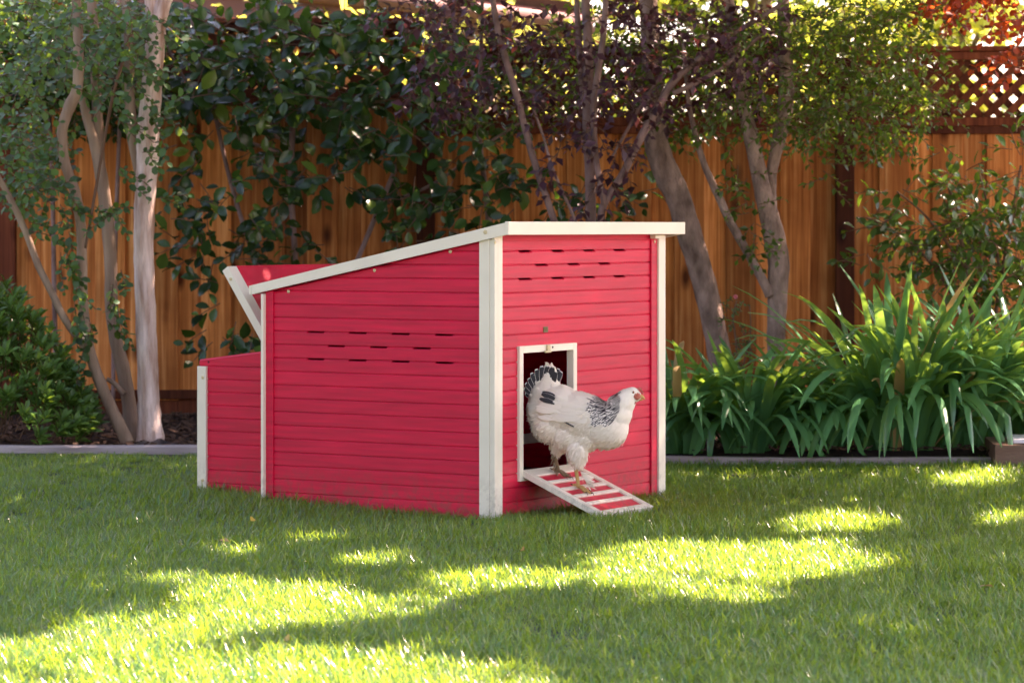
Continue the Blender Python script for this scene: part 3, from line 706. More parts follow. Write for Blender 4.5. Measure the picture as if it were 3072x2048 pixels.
# ------------------------------------------------------------------ hen
def hen():
    HA = R(-15)
    c0 = SP(1500+700/3.074, 1050+600/3.074, 10.19)
    ground = 0.0
    t = thing('hen', 'white hen with black laced neck and black-tipped tail stepping down the coop ramp', 'hen', (c0.x, c0.y, 0.0), HA)
    S = 10.19/(FP*3.074); SX = S/math.cos(HA)
    def h(u, v, y=0.0): return Vector(((u-700)*SX, y, HC-(v/3.074+1050-HZ)*10.19/FP))
    wht = simple('hen_white', (0.92, 0.85, 0.73), 0.85, 0.06, (40, 40, 40), 0.3, 60)
    # body out of overlapping ellipsoids, fused into one skin
    import bmesh
    bm = bmesh.new()
    def ell(u, v, ru, rv_, ry, tilt=0.0, y=0.0):
        mtx = Matrix.Translation(h(u, v, y)) @ Matrix.Rotation(R(tilt), 4, 'Y') @ Matrix.Diagonal((ru*SX, ry, rv_*S, 1))
        bmesh.ops.create_icosphere(bm, subdivisions=3, radius=1, matrix=mtx)
    for a in ((760, 620, 350, 225, 0.085, 20), (960, 690, 225, 215, 0.078, 30), (560, 560, 240, 230, 0.083, 30), (470, 690, 170, 160, 0.078, 0), (430, 470, 160, 210, 0.05, 25), (400, 560, 140, 170, 0.06, 10),
              (640, 780, 170, 150, 0.070, 0), (790, 800, 170, 130, 0.066, 0), (1060, 600, 140, 180, 0.058, 40), (1120, 500, 105, 150, 0.045, 45), (1165, 425, 72, 95, 0.034, 40),
              (1215, 395, 66, 66, 0.026, 0), (1245, 415, 55, 52, 0.021, 0), (440, 300, 75, 150, 0.026, 15), (380, 360, 80, 130, 0.026, -10)): ell(*a)
    ell(735, 930, 95, 135, 0.040, 0, -0.030); ell(745, 1010, 60, 75, 0.027, 0, -0.032)
    ell(520, 870, 85, 95, 0.036, 0, 0.035); ell(510, 925, 45, 70, 0.022, 0, 0.037)
    me = bpy.data.meshes.new('body'); bm.to_mesh(me); bm.free()
    ob = bpy.data.objects.new('hen_skin', me); C.objects.link(ob)
    md = ob.modifiers.new('r', 'REMESH'); md.mode = 'VOXEL'; md.voxel_size = 0.0055
    ms = ob.modifiers.new('s', 'SMOOTH'); ms.iterations = 6; ms.factor = 0.5
    dg = bpy.context.evaluated_depsgraph_get(); dg.update()
    body = bpy.data.meshes.new_from_object(ob.evaluated_get(dg)); bpy.data.objects.remove(ob); body.name = 'body'
    body.polygons.foreach_set('use_smooth', [True]*len(body.polygons))
    bo = link('body', body, wht, t)
    # surface samples
    body.calc_loop_triangles()
    co = np.array([v.co[:] for v in body.vertices]); tri = np.array([x.vertices[:] for x in body.loop_triangles])
    A, B, C_ = co[tri[:, 0]], co[tri[:, 1]], co[tri[:, 2]]; nrm = np.cross(B-A, C_-A); ar = np.linalg.norm(nrm, axis=1); nrm = nrm/np.maximum(ar, 1e-12)[:, None]
    def sample(n):
        i = RS.choice(len(tri), n, p=ar/ar.sum()); r1 = np.sqrt(RS.rand(n)); r2 = RS.rand(n)
        return (1-r1)[:, None]*A[i]+(r1*(1-r2))[:, None]*B[i]+(r1*r2)[:, None]*C_[i], nrm[i]
    def uv(p): return p[0]/SX+700, (HC-p[2])*FP/10.19*3.074-(1050-HZ)*3.074
    # feather meshes: vane template with a UV across, so that the material can lace its edge
    def feather_mesh(name, items, mat, segs=4):
        vs = []; fs = []; uvs = []
        for p, a, n_, l, wd in items:
            a = Vector(a).normalized(); n_ = Vector(n_); n_ = (n_-a*n_.dot(a))
            if n_.length < 1e-5: n_ = a.orthogonal()
            n_.normalize(); s_ = n_.cross(a); b = len(vs)
            for k in range(segs+1):
                f = k/segs; ww = wd*math.sin(math.pi*(0.12+0.80*f**0.8))**0.6*(0.9 if k < segs else 0.62)
                c = Vector(p)+a*l*f-n_*l*0.10*f*f
                for q, e in ((-1, 0), (0, 1), (1, 0)): vs.append(c+s_*ww*0.5*q+n_*e*wd*0.08); uvs.append(((q+1)/2, f))
            for k in range(segs):
                for q in range(2): fs.append((b+k*3+q, b+k*3+q+1, b+(k+1)*3+q+1, b+(k+1)*3+q))
        m_ = bpy.data.meshes.new(name); m_.from_pydata(vs, [], fs); ul = m_.uv_layers.new(name='UVMap')
        li = np.zeros(len(m_.loops), np.int32); m_.loops.foreach_get('vertex_index', li)
        ul.data.foreach_set('uv', np.array(uvs)[li].ravel()); m_.polygons.foreach_set('use_smooth', [True]*len(m_.polygons))
        return link(name, m_, mat, t)
    def fmat(name, dark, edge, lo=0.22, tip=0.86):
        m, n, l = new_mat(name)
        o = n.new('ShaderNodeOutputMaterial'); p = n.new('ShaderNodeBsdfPrincipled'); l.new(p.outputs[0], o.inputs[0]); p.inputs['Roughness'].default_value = 0.6
        uvn = n.new('ShaderNodeUVMap'); sx = n.new('ShaderNodeSeparateXYZ'); l.new(uvn.outputs[0], sx.inputs[0])
        a = n.new('ShaderNodeMath'); a.operation = 'SUBTRACT'; a.inputs[1].default_value = 0.5; l.new(sx.outputs[0], a.inputs[0])
        b = n.new('ShaderNodeMath'); b.operation = 'ABSOLUTE'; l.new(a.outputs[0], b.inputs[0])
        c = n.new('ShaderNodeMath'); c.operation = 'LESS_THAN'; c.inputs[1].default_value = lo; l.new(b.outputs[0], c.inputs[0])
        d = n.new('ShaderNodeMath'); d.operation = 'LESS_THAN'; d.inputs[1].default_value = tip; l.new(sx.outputs[1], d.inputs[0])
        e = n.new('ShaderNodeMath'); e.operation = 'MULTIPLY'; l.new(c.outputs[0], e.inputs[0]); l.new(d.outputs[0], e.inputs[1])
        mx = n.new('ShaderNodeMix'); mx.data_type = 'RGBA'; l.new(e.outputs[0], mx.inputs['Factor']); mx.inputs['A'].default_value = (*edge, 1); mx.inputs['B'].default_value = (*dark, 1)
        l.new(mx.outputs['Result'], p.inputs['Base Color']); return m
    laced = fmat('laced_feather', (0.010, 0.009, 0.012), (0.80, 0.73, 0.64), 0.31, 0.85)
    blackf = fmat('black_feather', (0.012, 0.011, 0.014), (0.66, 0.60, 0.54), 0.462, 0.95)
    whitef = leaf_mat('white_feather', (0.88, 0.81, 0.69), (0.94, 0.88, 0.76), (0.94, 0.88, 0.76), 0.35, 0.7, 0.2)
    fluff = leaf_mat('fluff_feather', (0.86, 0.78, 0.66), (0.94, 0.87, 0.75), (0.94, 0.88, 0.76), 0.4, 0.7, 0.2)
    neck, cov, fl = [], [], []
    NECK = ((865, 470), (970, 450), (1090, 345), (1130, 370), (1140, 450), (1125, 560), (1080, 640), (950, 650), (915, 570))
    def inpoly(u, v, P):
        c = False
        for i in range(len(P)):
            (x0, y0), (x1, y1) = P[i-1], P[i]
            if (y0 > v) != (y1 > v) and u < (x1-x0)*(v-y0)/(y1-y0)+x0: c = not c
        return c
    P, N = sample(5200)
    for p, n_ in zip(P, N):
        u, v = uv(p); n_ = Vector(n_)
        # flow runs from the head back to the tail
        if u > 940 and v < 660: f = Vector((-0.72, 0, -0.70))
        elif u < 520 and v < 480: f = Vector((-0.35, 0, 0.93))
        else: f = Vector((-0.93, 0, -0.12 if v < 640 else -0.45))
        if v > 840: f = Vector((-0.3, 0, -0.9))
        f = f-n_*f.dot(n_)
        if f.length < 0.15: continue
        f.normalize()
        inneck = inpoly(u, v, NECK)
        if inneck: neck.append((Vector(p)+n_*0.003, f+n_*0.12, n_, rnd.uniform(0.026, 0.038), 0.0085))
        elif v > 560 and u < 900 or v > 780:
            for k in range(2):
                fl.append((Vector(p), f*0.9+n_*rnd.uniform(0.03, 0.16)+rv(0.14), n_+rv(0.08), rnd.uniform(0.012, 0.022), rnd.uniform(0.006, 0.010)))
        elif u < 1150: cov.append((Vector(p)+n_*0.0008, f+n_*0.03+rv(0.04), n_+rv(0.04), rnd.uniform(0.020, 0.032), rnd.uniform(0.012, 0.018)))
        else: cov.append((Vector(p), f+n_*0.05, n_, 0.010, 0.005))
    P, N = sample(2600)
    for p, n_ in zip(P, N):
        u, v = uv(p)
        if v > 600 and u < 900 and rnd.random() < 0.8: fl.append((Vector(p), Vector((-0.4, 0, -0.6))+Vector(n_)*rnd.uniform(0.1, 0.4)+rv(0.2), Vector(n_)+rv(0.15), rnd.uniform(0.008, 0.015), rnd.uniform(0.002, 0.004)))
    P, N = sample(9000)
    for p, n_ in zip(P, N):
        u, v = uv(p)
        if inpoly(u, v, NECK):
            n_ = Vector(n_); f = Vector((-0.72, 0, -0.62)); f = (f-n_*f.dot(n_)).normalized(); neck.append((Vector(p)+n_*0.003, f+n_*0.10+rv(0.05), n_, rnd.uniform(0.024, 0.036), 0.0085))
    rnd.shuffle(neck)
    o = feather_mesh('neck_hackle', neck[:900], laced, 3); o['kind'] = 'stuff'
    o = feather_mesh('body_feathers', cov, whitef, 3); o['kind'] = 'stuff'
    o = feather_mesh('fluff', fl, fluff, 2); o['kind'] = 'stuff'
    # tail: each large feather its own part
    for k in range(21):
        g = k/20; a0 = R(58+g*112); side = (-1 if k % 2 else 1)
        root = h(470-g*110, 330+g*110, side*0.014*(1-g*0.4)); d = Vector((math.cos(a0), side*0.22, math.sin(a0)))
        tip_l = [0.060, 0.070, 0.078, 0.083, 0.086, 0.085, 0.083, 0.080, 0.078, 0.072, 0.068, 0.062, 0.056, 0.05, 0.045][int(g*14)]
        feather_mesh('tail_feather', [(root, d, (0.2, -0.9, 0.3), tip_l*0.97, 0.034)], blackf, 6)
    tb = []
    for k in range(90):
        g = rnd.random(); a0 = R(62+g*105); s_ = rnd.choice((-1, -1, 1))
        tb.append((h(480-g*120, 390+g*120, s_*rnd.uniform(0.02, 0.032)), Vector((math.cos(a0), s_*0.15, math.sin(a0)))+rv(0.08), (0, s_, 0.2), rnd.uniform(0.026, 0.046), 0.015))
    o = feather_mesh('tail_coverts', tb, whitef, 3); o['kind'] = 'stuff'
    # dark wing tip and the dark line of the flight feathers, on the near side
    def onskin(u, v):
        best = max((i for i in range(len(co)) if abs(co[i][0]-(u-700)*SX) < 0.006 and abs(co[i][2]-h(u, v).z) < 0.006), key=lambda i: -co[i][1], default=None)
        return -0.08 if best is None else co[best][1]
    wt = []
    for (u, v, du, dv, l, wd) in ((560, 440, -1, -0.35, 0.052, 0.021), (555, 415, -1, -0.30, 0.048, 0.020), (545, 470, -1, -0.25, 0.050, 0.020), (525, 395, -1, -0.1, 0.036, 0.011), (560, 485, -1, -0.32, 0.045, 0.010)):
        wt.append((h(u, v, onskin(u, v)-0.008), Vector((du, -0.06, -dv)), (0, -1, 0.1), l, wd))
    feather_mesh('wing_tip', wt, blackf, 5)
    wl = []
    for (u, v) in ((740, 690), (700, 668), (655, 650), (720, 680)): wl.append((h(u, v, onskin(u, v)-0.007), Vector((-1, 0, 0.42)), (0, -1, 0.2), 0.022, 0.006))
    feather_mesh('wing_edge', wl, blackf, 4)
    # wing: folded, a flattened shell of long white feathers on the near side
    wg = []
    for k in range(60):
        u = 880-k*5.7+rnd.uniform(-15, 15); v = 520+rnd.uniform(-60, 130)-(930-u)*0.02
        wg.append((h(u, v, onskin(u, v)-0.004), Vector((-1, -0.03, rnd.uniform(0.05, 0.22))), (0, -1, 0.35), rnd.uniform(0.045, 0.065), 0.020))
    o = feather_mesh('wing', wg, whitef, 5)
    # head
    skin = simple('face_skin', (0.55, 0.07, 0.045), 0.55, 0.25, (120, 120, 120), 0.6, 60, col2=(0.70, 0.28, 0.18))
    horn = simple('beak_horn', (0.62, 0.36, 0.10), 0.4, 0.15)
    eye = simple('eye_amber', (0.35, 0.10, 0.02), 0.1); pup = simple('pupil', (0.004, 0.004, 0.004), 0.05)
    def ball(name, c, r, mat, parent=t, tilt=0):
        b2 = bmesh.new(); bmesh.ops.create_icosphere(b2, subdivisions=2, radius=1, matrix=Matrix.Translation(c) @ Matrix.Rotation(R(tilt), 4, 'Y') @ Matrix.Diagonal((*r, 1)))
        for f in b2.faces: f.smooth = True
        m2 = bpy.data.meshes.new(name); b2.to_mesh(m2); b2.free(); return link(name, m2, mat, parent)
    face = ball('face', h(1252, 412, -0.008), (46*SX, 0.0155, 40*S), skin, t, 25)
    ball('wattle', h(1205, 440, -0.012), (20*SX, 0.008, 34*S), skin, t, -10)
    ball('wattle', h(1240, 468, -0.006), (16*SX, 0.006, 24*S), skin, t, 20)
    e = ball('eye', h(1233, 378, -0.0215), (0.0052, 0.0026, 0.0052), eye); ball('pupil', h(1233, 378, -0.0233), (0.0030, 0.0012, 0.0030), pup, e)
    e = ball('eye', h(1233, 378, 0.0215), (0.0052, 0.0026, 0.0052), eye); ball('pupil', h(1233, 378, 0.0233), (0.0030, 0.0012, 0.0030), pup, e)
    cb = MB()
    for k, (u, v, hh) in enumerate(((1262, 345, 10), (1280, 345, 18), (1295, 360, 22), (1306, 380, 16))):
        c = h(u, v); w_ = 0.0045
        cb.add([c+Vector((-w_, -0.003, -0.004)), c+Vector((w_, -0.003, -0.006)), c+Vector((w_, 0.003, -0.006)), c+Vector((-w_, 0.003, -0.004)), c+Vector((0.001, 0, hh*S*1.1))], [(0, 1, 4), (1, 2, 4), (2, 3, 4), (3, 0, 4), (3, 2, 1, 0)], True)
    cb.build('comb', skin, t)
    bk = MB()
    bk.tube(smoothpath([h(1262, 422), h(1290, 418), h(1312, 426), h(1328, 446)], [0.010, 0.008, 0.0052, 0.0010], 3)[0], smoothpath([h(1262, 422), h(1290, 418), h(1312, 426), h(1328, 446)], [0.010, 0.008, 0.0052, 0.0010], 3)[1], 8)
    bk.tube([h(1262, 440), h(1290, 444), h(1312, 448)], [0.007, 0.005, 0.0015], 8)
    bk.build('beak', horn, t)
    # legs: shank, four toes with claws; feathered
    legm = simple('leg_scale', (0.50, 0.30, 0.09), 0.55, 0.2, (150, 150, 150), 0.6, 60, col2=(0.62, 0.40, 0.14))
    legd = simple('leg_scale_brown', (0.28, 0.19, 0.11), 0.7, 0.2, (150, 150, 150), 0.6, 60)  # browner scales, for the far leg
    claw = simple('claw', (0.10, 0.06, 0.03), 0.4)
    def ramp_z(p):       # top of the ramp below a point given in the hen's frame
        wp = Matrix.Translation(t.location) @ Matrix.Rotation(HA, 4, 'Z') @ Vector((p.x, p.y, 0))
        q = -((wp.x-CX)*AX.x+(wp.y-CY)*AX.y); xloc = (wp.x-CX)*BX.x+(wp.y-CY)*BX.y
        return 0.152+0.006+(0.018-0.152)*max(0.0, (q-0.004)/0.314)
    def leg(hip, hock, foot, mat, yaw=0):
        foot = Vector(foot); foot.z = ramp_z(foot)+0.006
        mb = MB(); pth, rr = smoothpath([hip, hock, foot+Vector((0, 0, 0.012)), foot], [0.009, 0.0068, 0.0062, 0.008], 4)
        mb.tube(pth, rr, 8)
        cl = MB()
        for ang, l in ((yaw-28, 0.036), (yaw+2, 0.045), (yaw+32, 0.036), (yaw+178, 0.020)):
            d = Vector((math.cos(R(ang)), math.sin(R(ang)), 0)); pp = []
            for f, dz in ((0, 0.004), (0.35, 0.007), (0.7, 0.003), (1.0, 0.001)):
                q = foot+d*l*f; q.z = ramp_z(q)+0.0045+dz; pp.append(q)
            a_, b_ = smoothpath(pp, [0.0060, 0.0052, 0.0046, 0.0034], 3); mb.tube(a_, b_, 6)
            q = pp[-1]; e2 = q+d*0.011; e2.z = ramp_z(e2)+0.0015; cl.tube([q, q+d*0.006+Vector((0, 0, 0.002)), e2], [0.0030, 0.0022, 0.0005], 5)
        lg = mb.build('leg', mat, t); cl.build('claw', claw, lg)
        return foot
    f1 = leg(h(735, 990, -0.034), h(722, 1080, -0.034), h(745, 1235, -0.036), legm, -6)
    f2 = leg(h(520, 880, 0.036), h(485, 985, 0.036), h(510, 1125, 0.036), legd, -4)
    ft = []
    for k in range(90):   # foot feathers on the outer side of the near foot
        g = rnd.random(); p0 = f1+Vector((0.004+0.025*g, 0.010, 0.045*(1-g)+0.008)); ft.append((p0, Vector((0.75, 0.35, -0.30))+rv(0.22), (0, -0.4, 1), rnd.uniform(0.018, 0.042), 0.007))
    o = feather_mesh('foot_feathers', ft, whitef, 3); o['kind'] = 'stuff'
    brownf = simple('brown_feather', (0.40, 0.30, 0.20), 0.85, 0.3, (60, 60, 60))  # brown feathers for the far shank, a few at the near foot
    ft = []
    for k in range(80):
        g = rnd.random(); p0 = f2.lerp(h(490, 900, 0.036), g)+rv(0.003); ft.append((p0, Vector((-0.35, rnd.uniform(-0.3, 0.5), -0.75))+rv(0.2), rv(1), rnd.uniform(0.014, 0.034), 0.006))
    for k in range(25):
        ft.append((f1+Vector((0.03, 0.012, 0.012))+rv(0.008), Vector((0.9, 0.4, -0.2))+rv(0.25), (0, 0, 1), rnd.uniform(0.02, 0.035), 0.004))
    o = feather_mesh('shank_feathers', ft, brownf, 3); o['kind'] = 'stuff'
hen()

# ------------------------------------------------------------------ shade: where the photograph's sun flecks lie on the lawn (picture ellipses -> ground)
PATCH = [(1900, 1222, 120, 42, 1), (1690, 1302, 300, 40, 1), (1480, 1320, 200, 34, 1), (1060, 1352, 110, 26, 1), (1230, 1345, 120, 20, .8), (870, 1300, 120, 16, .6), (750, 1232, 70, 16, .7), (510, 1275, 90, 12, .6),
         (600, 1400, 240, 42, 1), (330, 1455, 220, 34, 1), (800, 1420, 160, 26, .8), (120, 1520, 230, 42, 1), (600, 1556, 600, 40, 1), (1050, 1572, 260, 34, .9), (500, 1610, 720, 60, 1), (2225, 1112, 75, 18, 1), (2310, 1195, 60, 17, .9), (1650, 1380, 200, 16, .7),
         (1950, 1300, 80, 18, .6), (950, 1385, 90, 16, .7), (2220, 1030, 60, 12, .9), (1000, 1500, 60, 8, .5), (430, 1340, 130, 12, .5)]
def lit(x, y):
    if y < 1.0: return True
    px = (x/y*FP+1536)/K; py = (HZ+HC/y*FP)/K
    if over_coop(x, y): return False
    px += 34*math.sin(x*7.3+y*4.1)+16*math.sin(x*17+y*13); py += (6*math.sin(x*11.0-y*3.7)+4*math.sin(x*23+y*7))*(py/1400)
    for cx, cy, rx, ry, s in PATCH:
        d = ((px-cx)/(rx*1.12))**2+((py-cy)/(ry*1.38))**2
        if d < 1.0: return (d < 0.8 and rnd.random() < 0.95) or rnd.random() < s*0.7
        if d < 2.1 and rnd.random() < 0.04: return True
    return False
COOPC = (CX+BX.x*0.6+AX.x*0.6, CY+BX.y*0.6+AX.y*0.6)
def over_coop(gx, gy):
    for k in range(9):
        h_ = k*0.13; x, y = gx+SUND.x*h_/SUND.z, gy+SUND.y*h_/SUND.z
        dx, dy = x-CX, y-CY; a, b = dx*BX.x+dy*BX.y, dx*AX.x+dy*AX.y
        if -0.12 < a < FW+0.12 and -0.45 < b < LW+0.5: return True
    return False
def canopy_ok(p):
    """a leaf high up is missing where its shadow would fall on a sunlit fleck of lawn"""
    k = p[2]/SUND.z; gx, gy = p[0]-SUND.x*k, p[1]-SUND.y*k
    return not lit(gx, gy)

# ------------------------------------------------------------------ trees
def trunk(parent, pts, depth, mat, name='trunk', n=12, scale_r=1.0, wob=0.06, dvar=0.0):
    """pts = (x, y, half width) in 2352-wide picture pixels at the given distance"""
    P3 = []; Rr = []
    for i, q in enumerate(pts):
        Y = depth+(q[3] if len(q) > 3 else 0.0)
        P3.append(DP(q[0], q[1], Y)); Rr.append(q[2]*K*Y/FP*scale_r)
    a, b = smoothpath(P3, Rr, 5)
    off = Vector(parent.location)
    o = MB().tube([p-off for p in a], b, n, wob=wob).build(name, mat, parent)
    return a, b
COVER = np.zeros((190, 115))          # leaf area per 0.125 m cell of lawn and bed, seen along the sun
CX0, CY0, CC = -3.4, 5.4, 0.06
def canopy_fill(trees, leaf=0.10):
    """hang leaf sprays in the crowns until the ground below is properly shaded; trees = (parent, foliage, twigs, x, y, wr)"""
    ny, nx = 190, 115
    order = [(i, j) for j in range(ny) for i in range(nx)]
    for sweep in range(7):
        rnd.shuffle(order)
        for i, j in order:
            gx, gy = CX0+(i+rnd.random())*CC, CY0+(j+rnd.random())*CC
            if COVER[j, i] > (5.5 if over_coop(gx, gy) else 3.9 if gy < 11.6 else 0.9 if gx > 0.8 else 1.3): continue
            if lit(gx, gy): continue
            z = rnd.uniform(3.0, 4.9) if gy < 12.5 else rnd.uniform(3.0, 4.4)
            p = Vector((gx, gy, 0))+SUND*(z/SUND.z)
            tr = min(trees, key=lambda q: (q[3]-p.x)**2+(q[4]-p.y)**2)
            fo, tw = tr[1], tr[2]; m = len(fo.p)
            spray(fo, tw, p-Vector((0, 0, 0.0)), rv(1)+Vector((0, 0, -0.1)), rnd.uniform(0.12, 0.22), 6, leaf, filt=canopy_ok)
            for k in range(m, len(fo.p)):
                q = Vector(fo.p[k]); t_ = q.z/SUND.z; a, b = int((q.x-SUND.x*t_-CX0)/CC), int((q.y-SUND.y*t_-CY0)/CC)
                if 0 <= a < nx and 0 <= b < ny: COVER[b, a] += 0.5*fo.l[k]**2*tr[5]*1.05/(CC*CC)
def limbs(parent, start, targets, r0, mat):
    mb = MB(); off = Vector(parent.location)
    for tg in targets:
        s = Vector(start); e = Vector(tg); mid = (s+e)/2+Vector((rnd.uniform(-.2, .2), rnd.uniform(-.2, .2), 0.35))
        a, b = smoothpath([s, mid, e], [r0, r0*0.65, r0*0.2], 5); mb.tube([p-off for p in a], b, 7, wob=0.05)
        for k in range(6):
            f = rnd.randint(3, len(a)-1); q = a[f]+Vector((rnd.gauss(0, .5), rnd.gauss(0, .5), rnd.uniform(-.1, .6))); mb.tube([a[f]-off, (a[f]+q)/2+rv(0.06)-off, q-off], [b[f]*0.5, b[f]*0.3, 0.004], 5)
    return mb.build('limb', mat, parent)
def add_twigs(tw, parent, mat=None):
    if not tw.v: return
    off = Vector(parent.location); tw.v = [tuple(Vector(v)-off) for v in tw.v]
    o = tw.build('twigs', mat or M['twig'], parent); o['kind'] = 'stuff'

CANOPY = []
# crape myrtle on the left
def crape():
    Y = 12.95; b = DP(340, 1018, Y)
    t = thing('crape_myrtle', 'multi-stemmed crape myrtle with one thick smooth pale trunk, left of the coop', 'tree', (b.x, b.y, 0.04))
    a, _ = trunk(t, [(347, 1040, 44), (346, 1012, 36), (343, 960, 29), (341, 900, 27), (336, 760, 25), (331, 620, 25), (331, 500, 25), (337, 400, 27), (341, 300, 28), (350, 180, 25), (358, 90, 23), (368, 30, 20), (395, -40, 15), (430, -160, 13), (470, -420, 11)], Y, M['bark_pale'], n=16, wob=0.10, scale_r=0.92)
    trunk(t, [(352, 80, 16), (345, 0, 13), (335, -120, 11), (320, -420, 9)], Y, M['bark_pale'])
    trunk(t, [(326, 420, 12), (305, 320, 13), (298, 220, 12), (297, 100, 12), (290, 0, 11), (280, -200, 9), (262, -460, 7)], Y+0.03, M['bark_tan'])
    s2, _ = trunk(t, [(300, 1030, 17), (288, 1005, 15), (262, 950, 14), (235, 890, 13.5), (213, 830, 13), (197, 760, 12.5), (190, 680, 12), (188, 600, 12), (186, 520, 12), (172, 440, 12), (148, 370, 12), (143, 300, 12.5), (160, 245, 14), (178, 200, 13), (180, 100, 12), (175, 0, 11), (160, -160, 9), (140, -420, 7)], Y-0.10, M['bark_tan'])
    trunk(t, [(315, 1035, 22), (305, 990, 19), (297, 930, 17), (283, 850, 16), (266, 780, 15.5), (256, 700, 15), (255, 620, 15), (250, 540, 15), (238, 440, 15), (222, 350, 13), (200, 270, 11), (186, 210, 9)], Y+0.12, M['bark_tan'])
    trunk(t, [(232, 400, 11), (226, 300, 12), (220, 180, 12), (215, 80, 12), (210, -20, 11), (205, -200, 9), (190, -440, 7)], Y+0.14, M['bark_tan'])
    trunk(t, [(214, 835, 8), (195, 800, 8), (150, 735, 8.5), (118, 670, 8.5), (88, 610, 8), (62, 540, 8), (30, 470, 7.5), (0, 415, 7), (-60, 330, 6)], Y-0.1, M['bark_tan'], n=8)
    trunk(t, [(196, 570, 3.5), (212, 480, 3.5), (238, 330, 4), (262, 210, 4), (288, 120, 4), (310, 40, 4)], Y-0.16, M['twig'], n=6, name='sucker')
    trunk(t, [(285, 905, 7), (262, 880, 6), (245, 870, 5)], Y+0.05, M['bark_tan'], n=7)
    fo = Foliage(); tw = MB(); LF = 0.041
    regs = [(40, 60, 130, 90, 5), (150, 120, 130, 80, 5), (270, 150, 90, 70, 2.2), (30, 260, 70, 120, 5), (90, 380, 70, 90, 3.2), (310, 60, 90, 60, 2), (20, 420, 60, 60, 1.5), (240, 40, 130, 50, 4)]
    for i in range(340):
        x, y = pick(regs); Yd = Y+rnd.uniform(-0.55, 0.7)
        spray(fo, tw, DP(x, y, Yd), (rnd.uniform(-1, 1), rnd.uniform(-.6, .6), rnd.uniform(-.9, .3)), rnd.uniform(0.10, 0.20), 9, LF, out=(0, -1.2, 0.4))
    for (x, y, dx, dy, n) in ((130, 400, 120, 120, 4), (140, 470, 40, 170, 5), (150, 580, 50, 110, 4), (240, 470, 50, 40, 3), (270, 620, -20, 110, 3), (255, 250, 70, 40, 3), (330, 240, 60, 60, 4), (320, 350, 60, 10, 2), (350, 455, 60, -5, 2),
                              (300, 100, 90, 90, 4), (370, 260, 30, 0, 2), (165, 690, 40, 90, 3), (200, 740, 10, 90, 3), (265, 380, 40, 20, 2), (215, 470, 60, 30, 2), (60, 470, 60, 90, 4), (240, 700, 40, 80, 2)):
        for k in range(n):
            p = DP(x+rnd.uniform(-12, 12)+dx*k/n*0.4, y+dy*k/n*0.9, Y-0.2+rnd.uniform(-0.15, 0.15)); q = DP(x+dx, y+dy, Y-0.2)
            spray(fo, tw, p, (q-p)+rv(0.05), rnd.uniform(0.10, 0.19), 11, LF, out=(0, -1.2, 0.4))
    CANOPY.append((t, fo, tw, 0.0, 14.6, 0.74, 'round', 'lf_crape'))
    limbs(t, DP(340, -160, Y), [(-2.6, 13.2, 4.2), (-0.4, 13.6, 4.6), (-1.4, 14.8, 4.8), (0.6, 14.0, 4.3)], 0.035, M['bark_tan'])
crape()

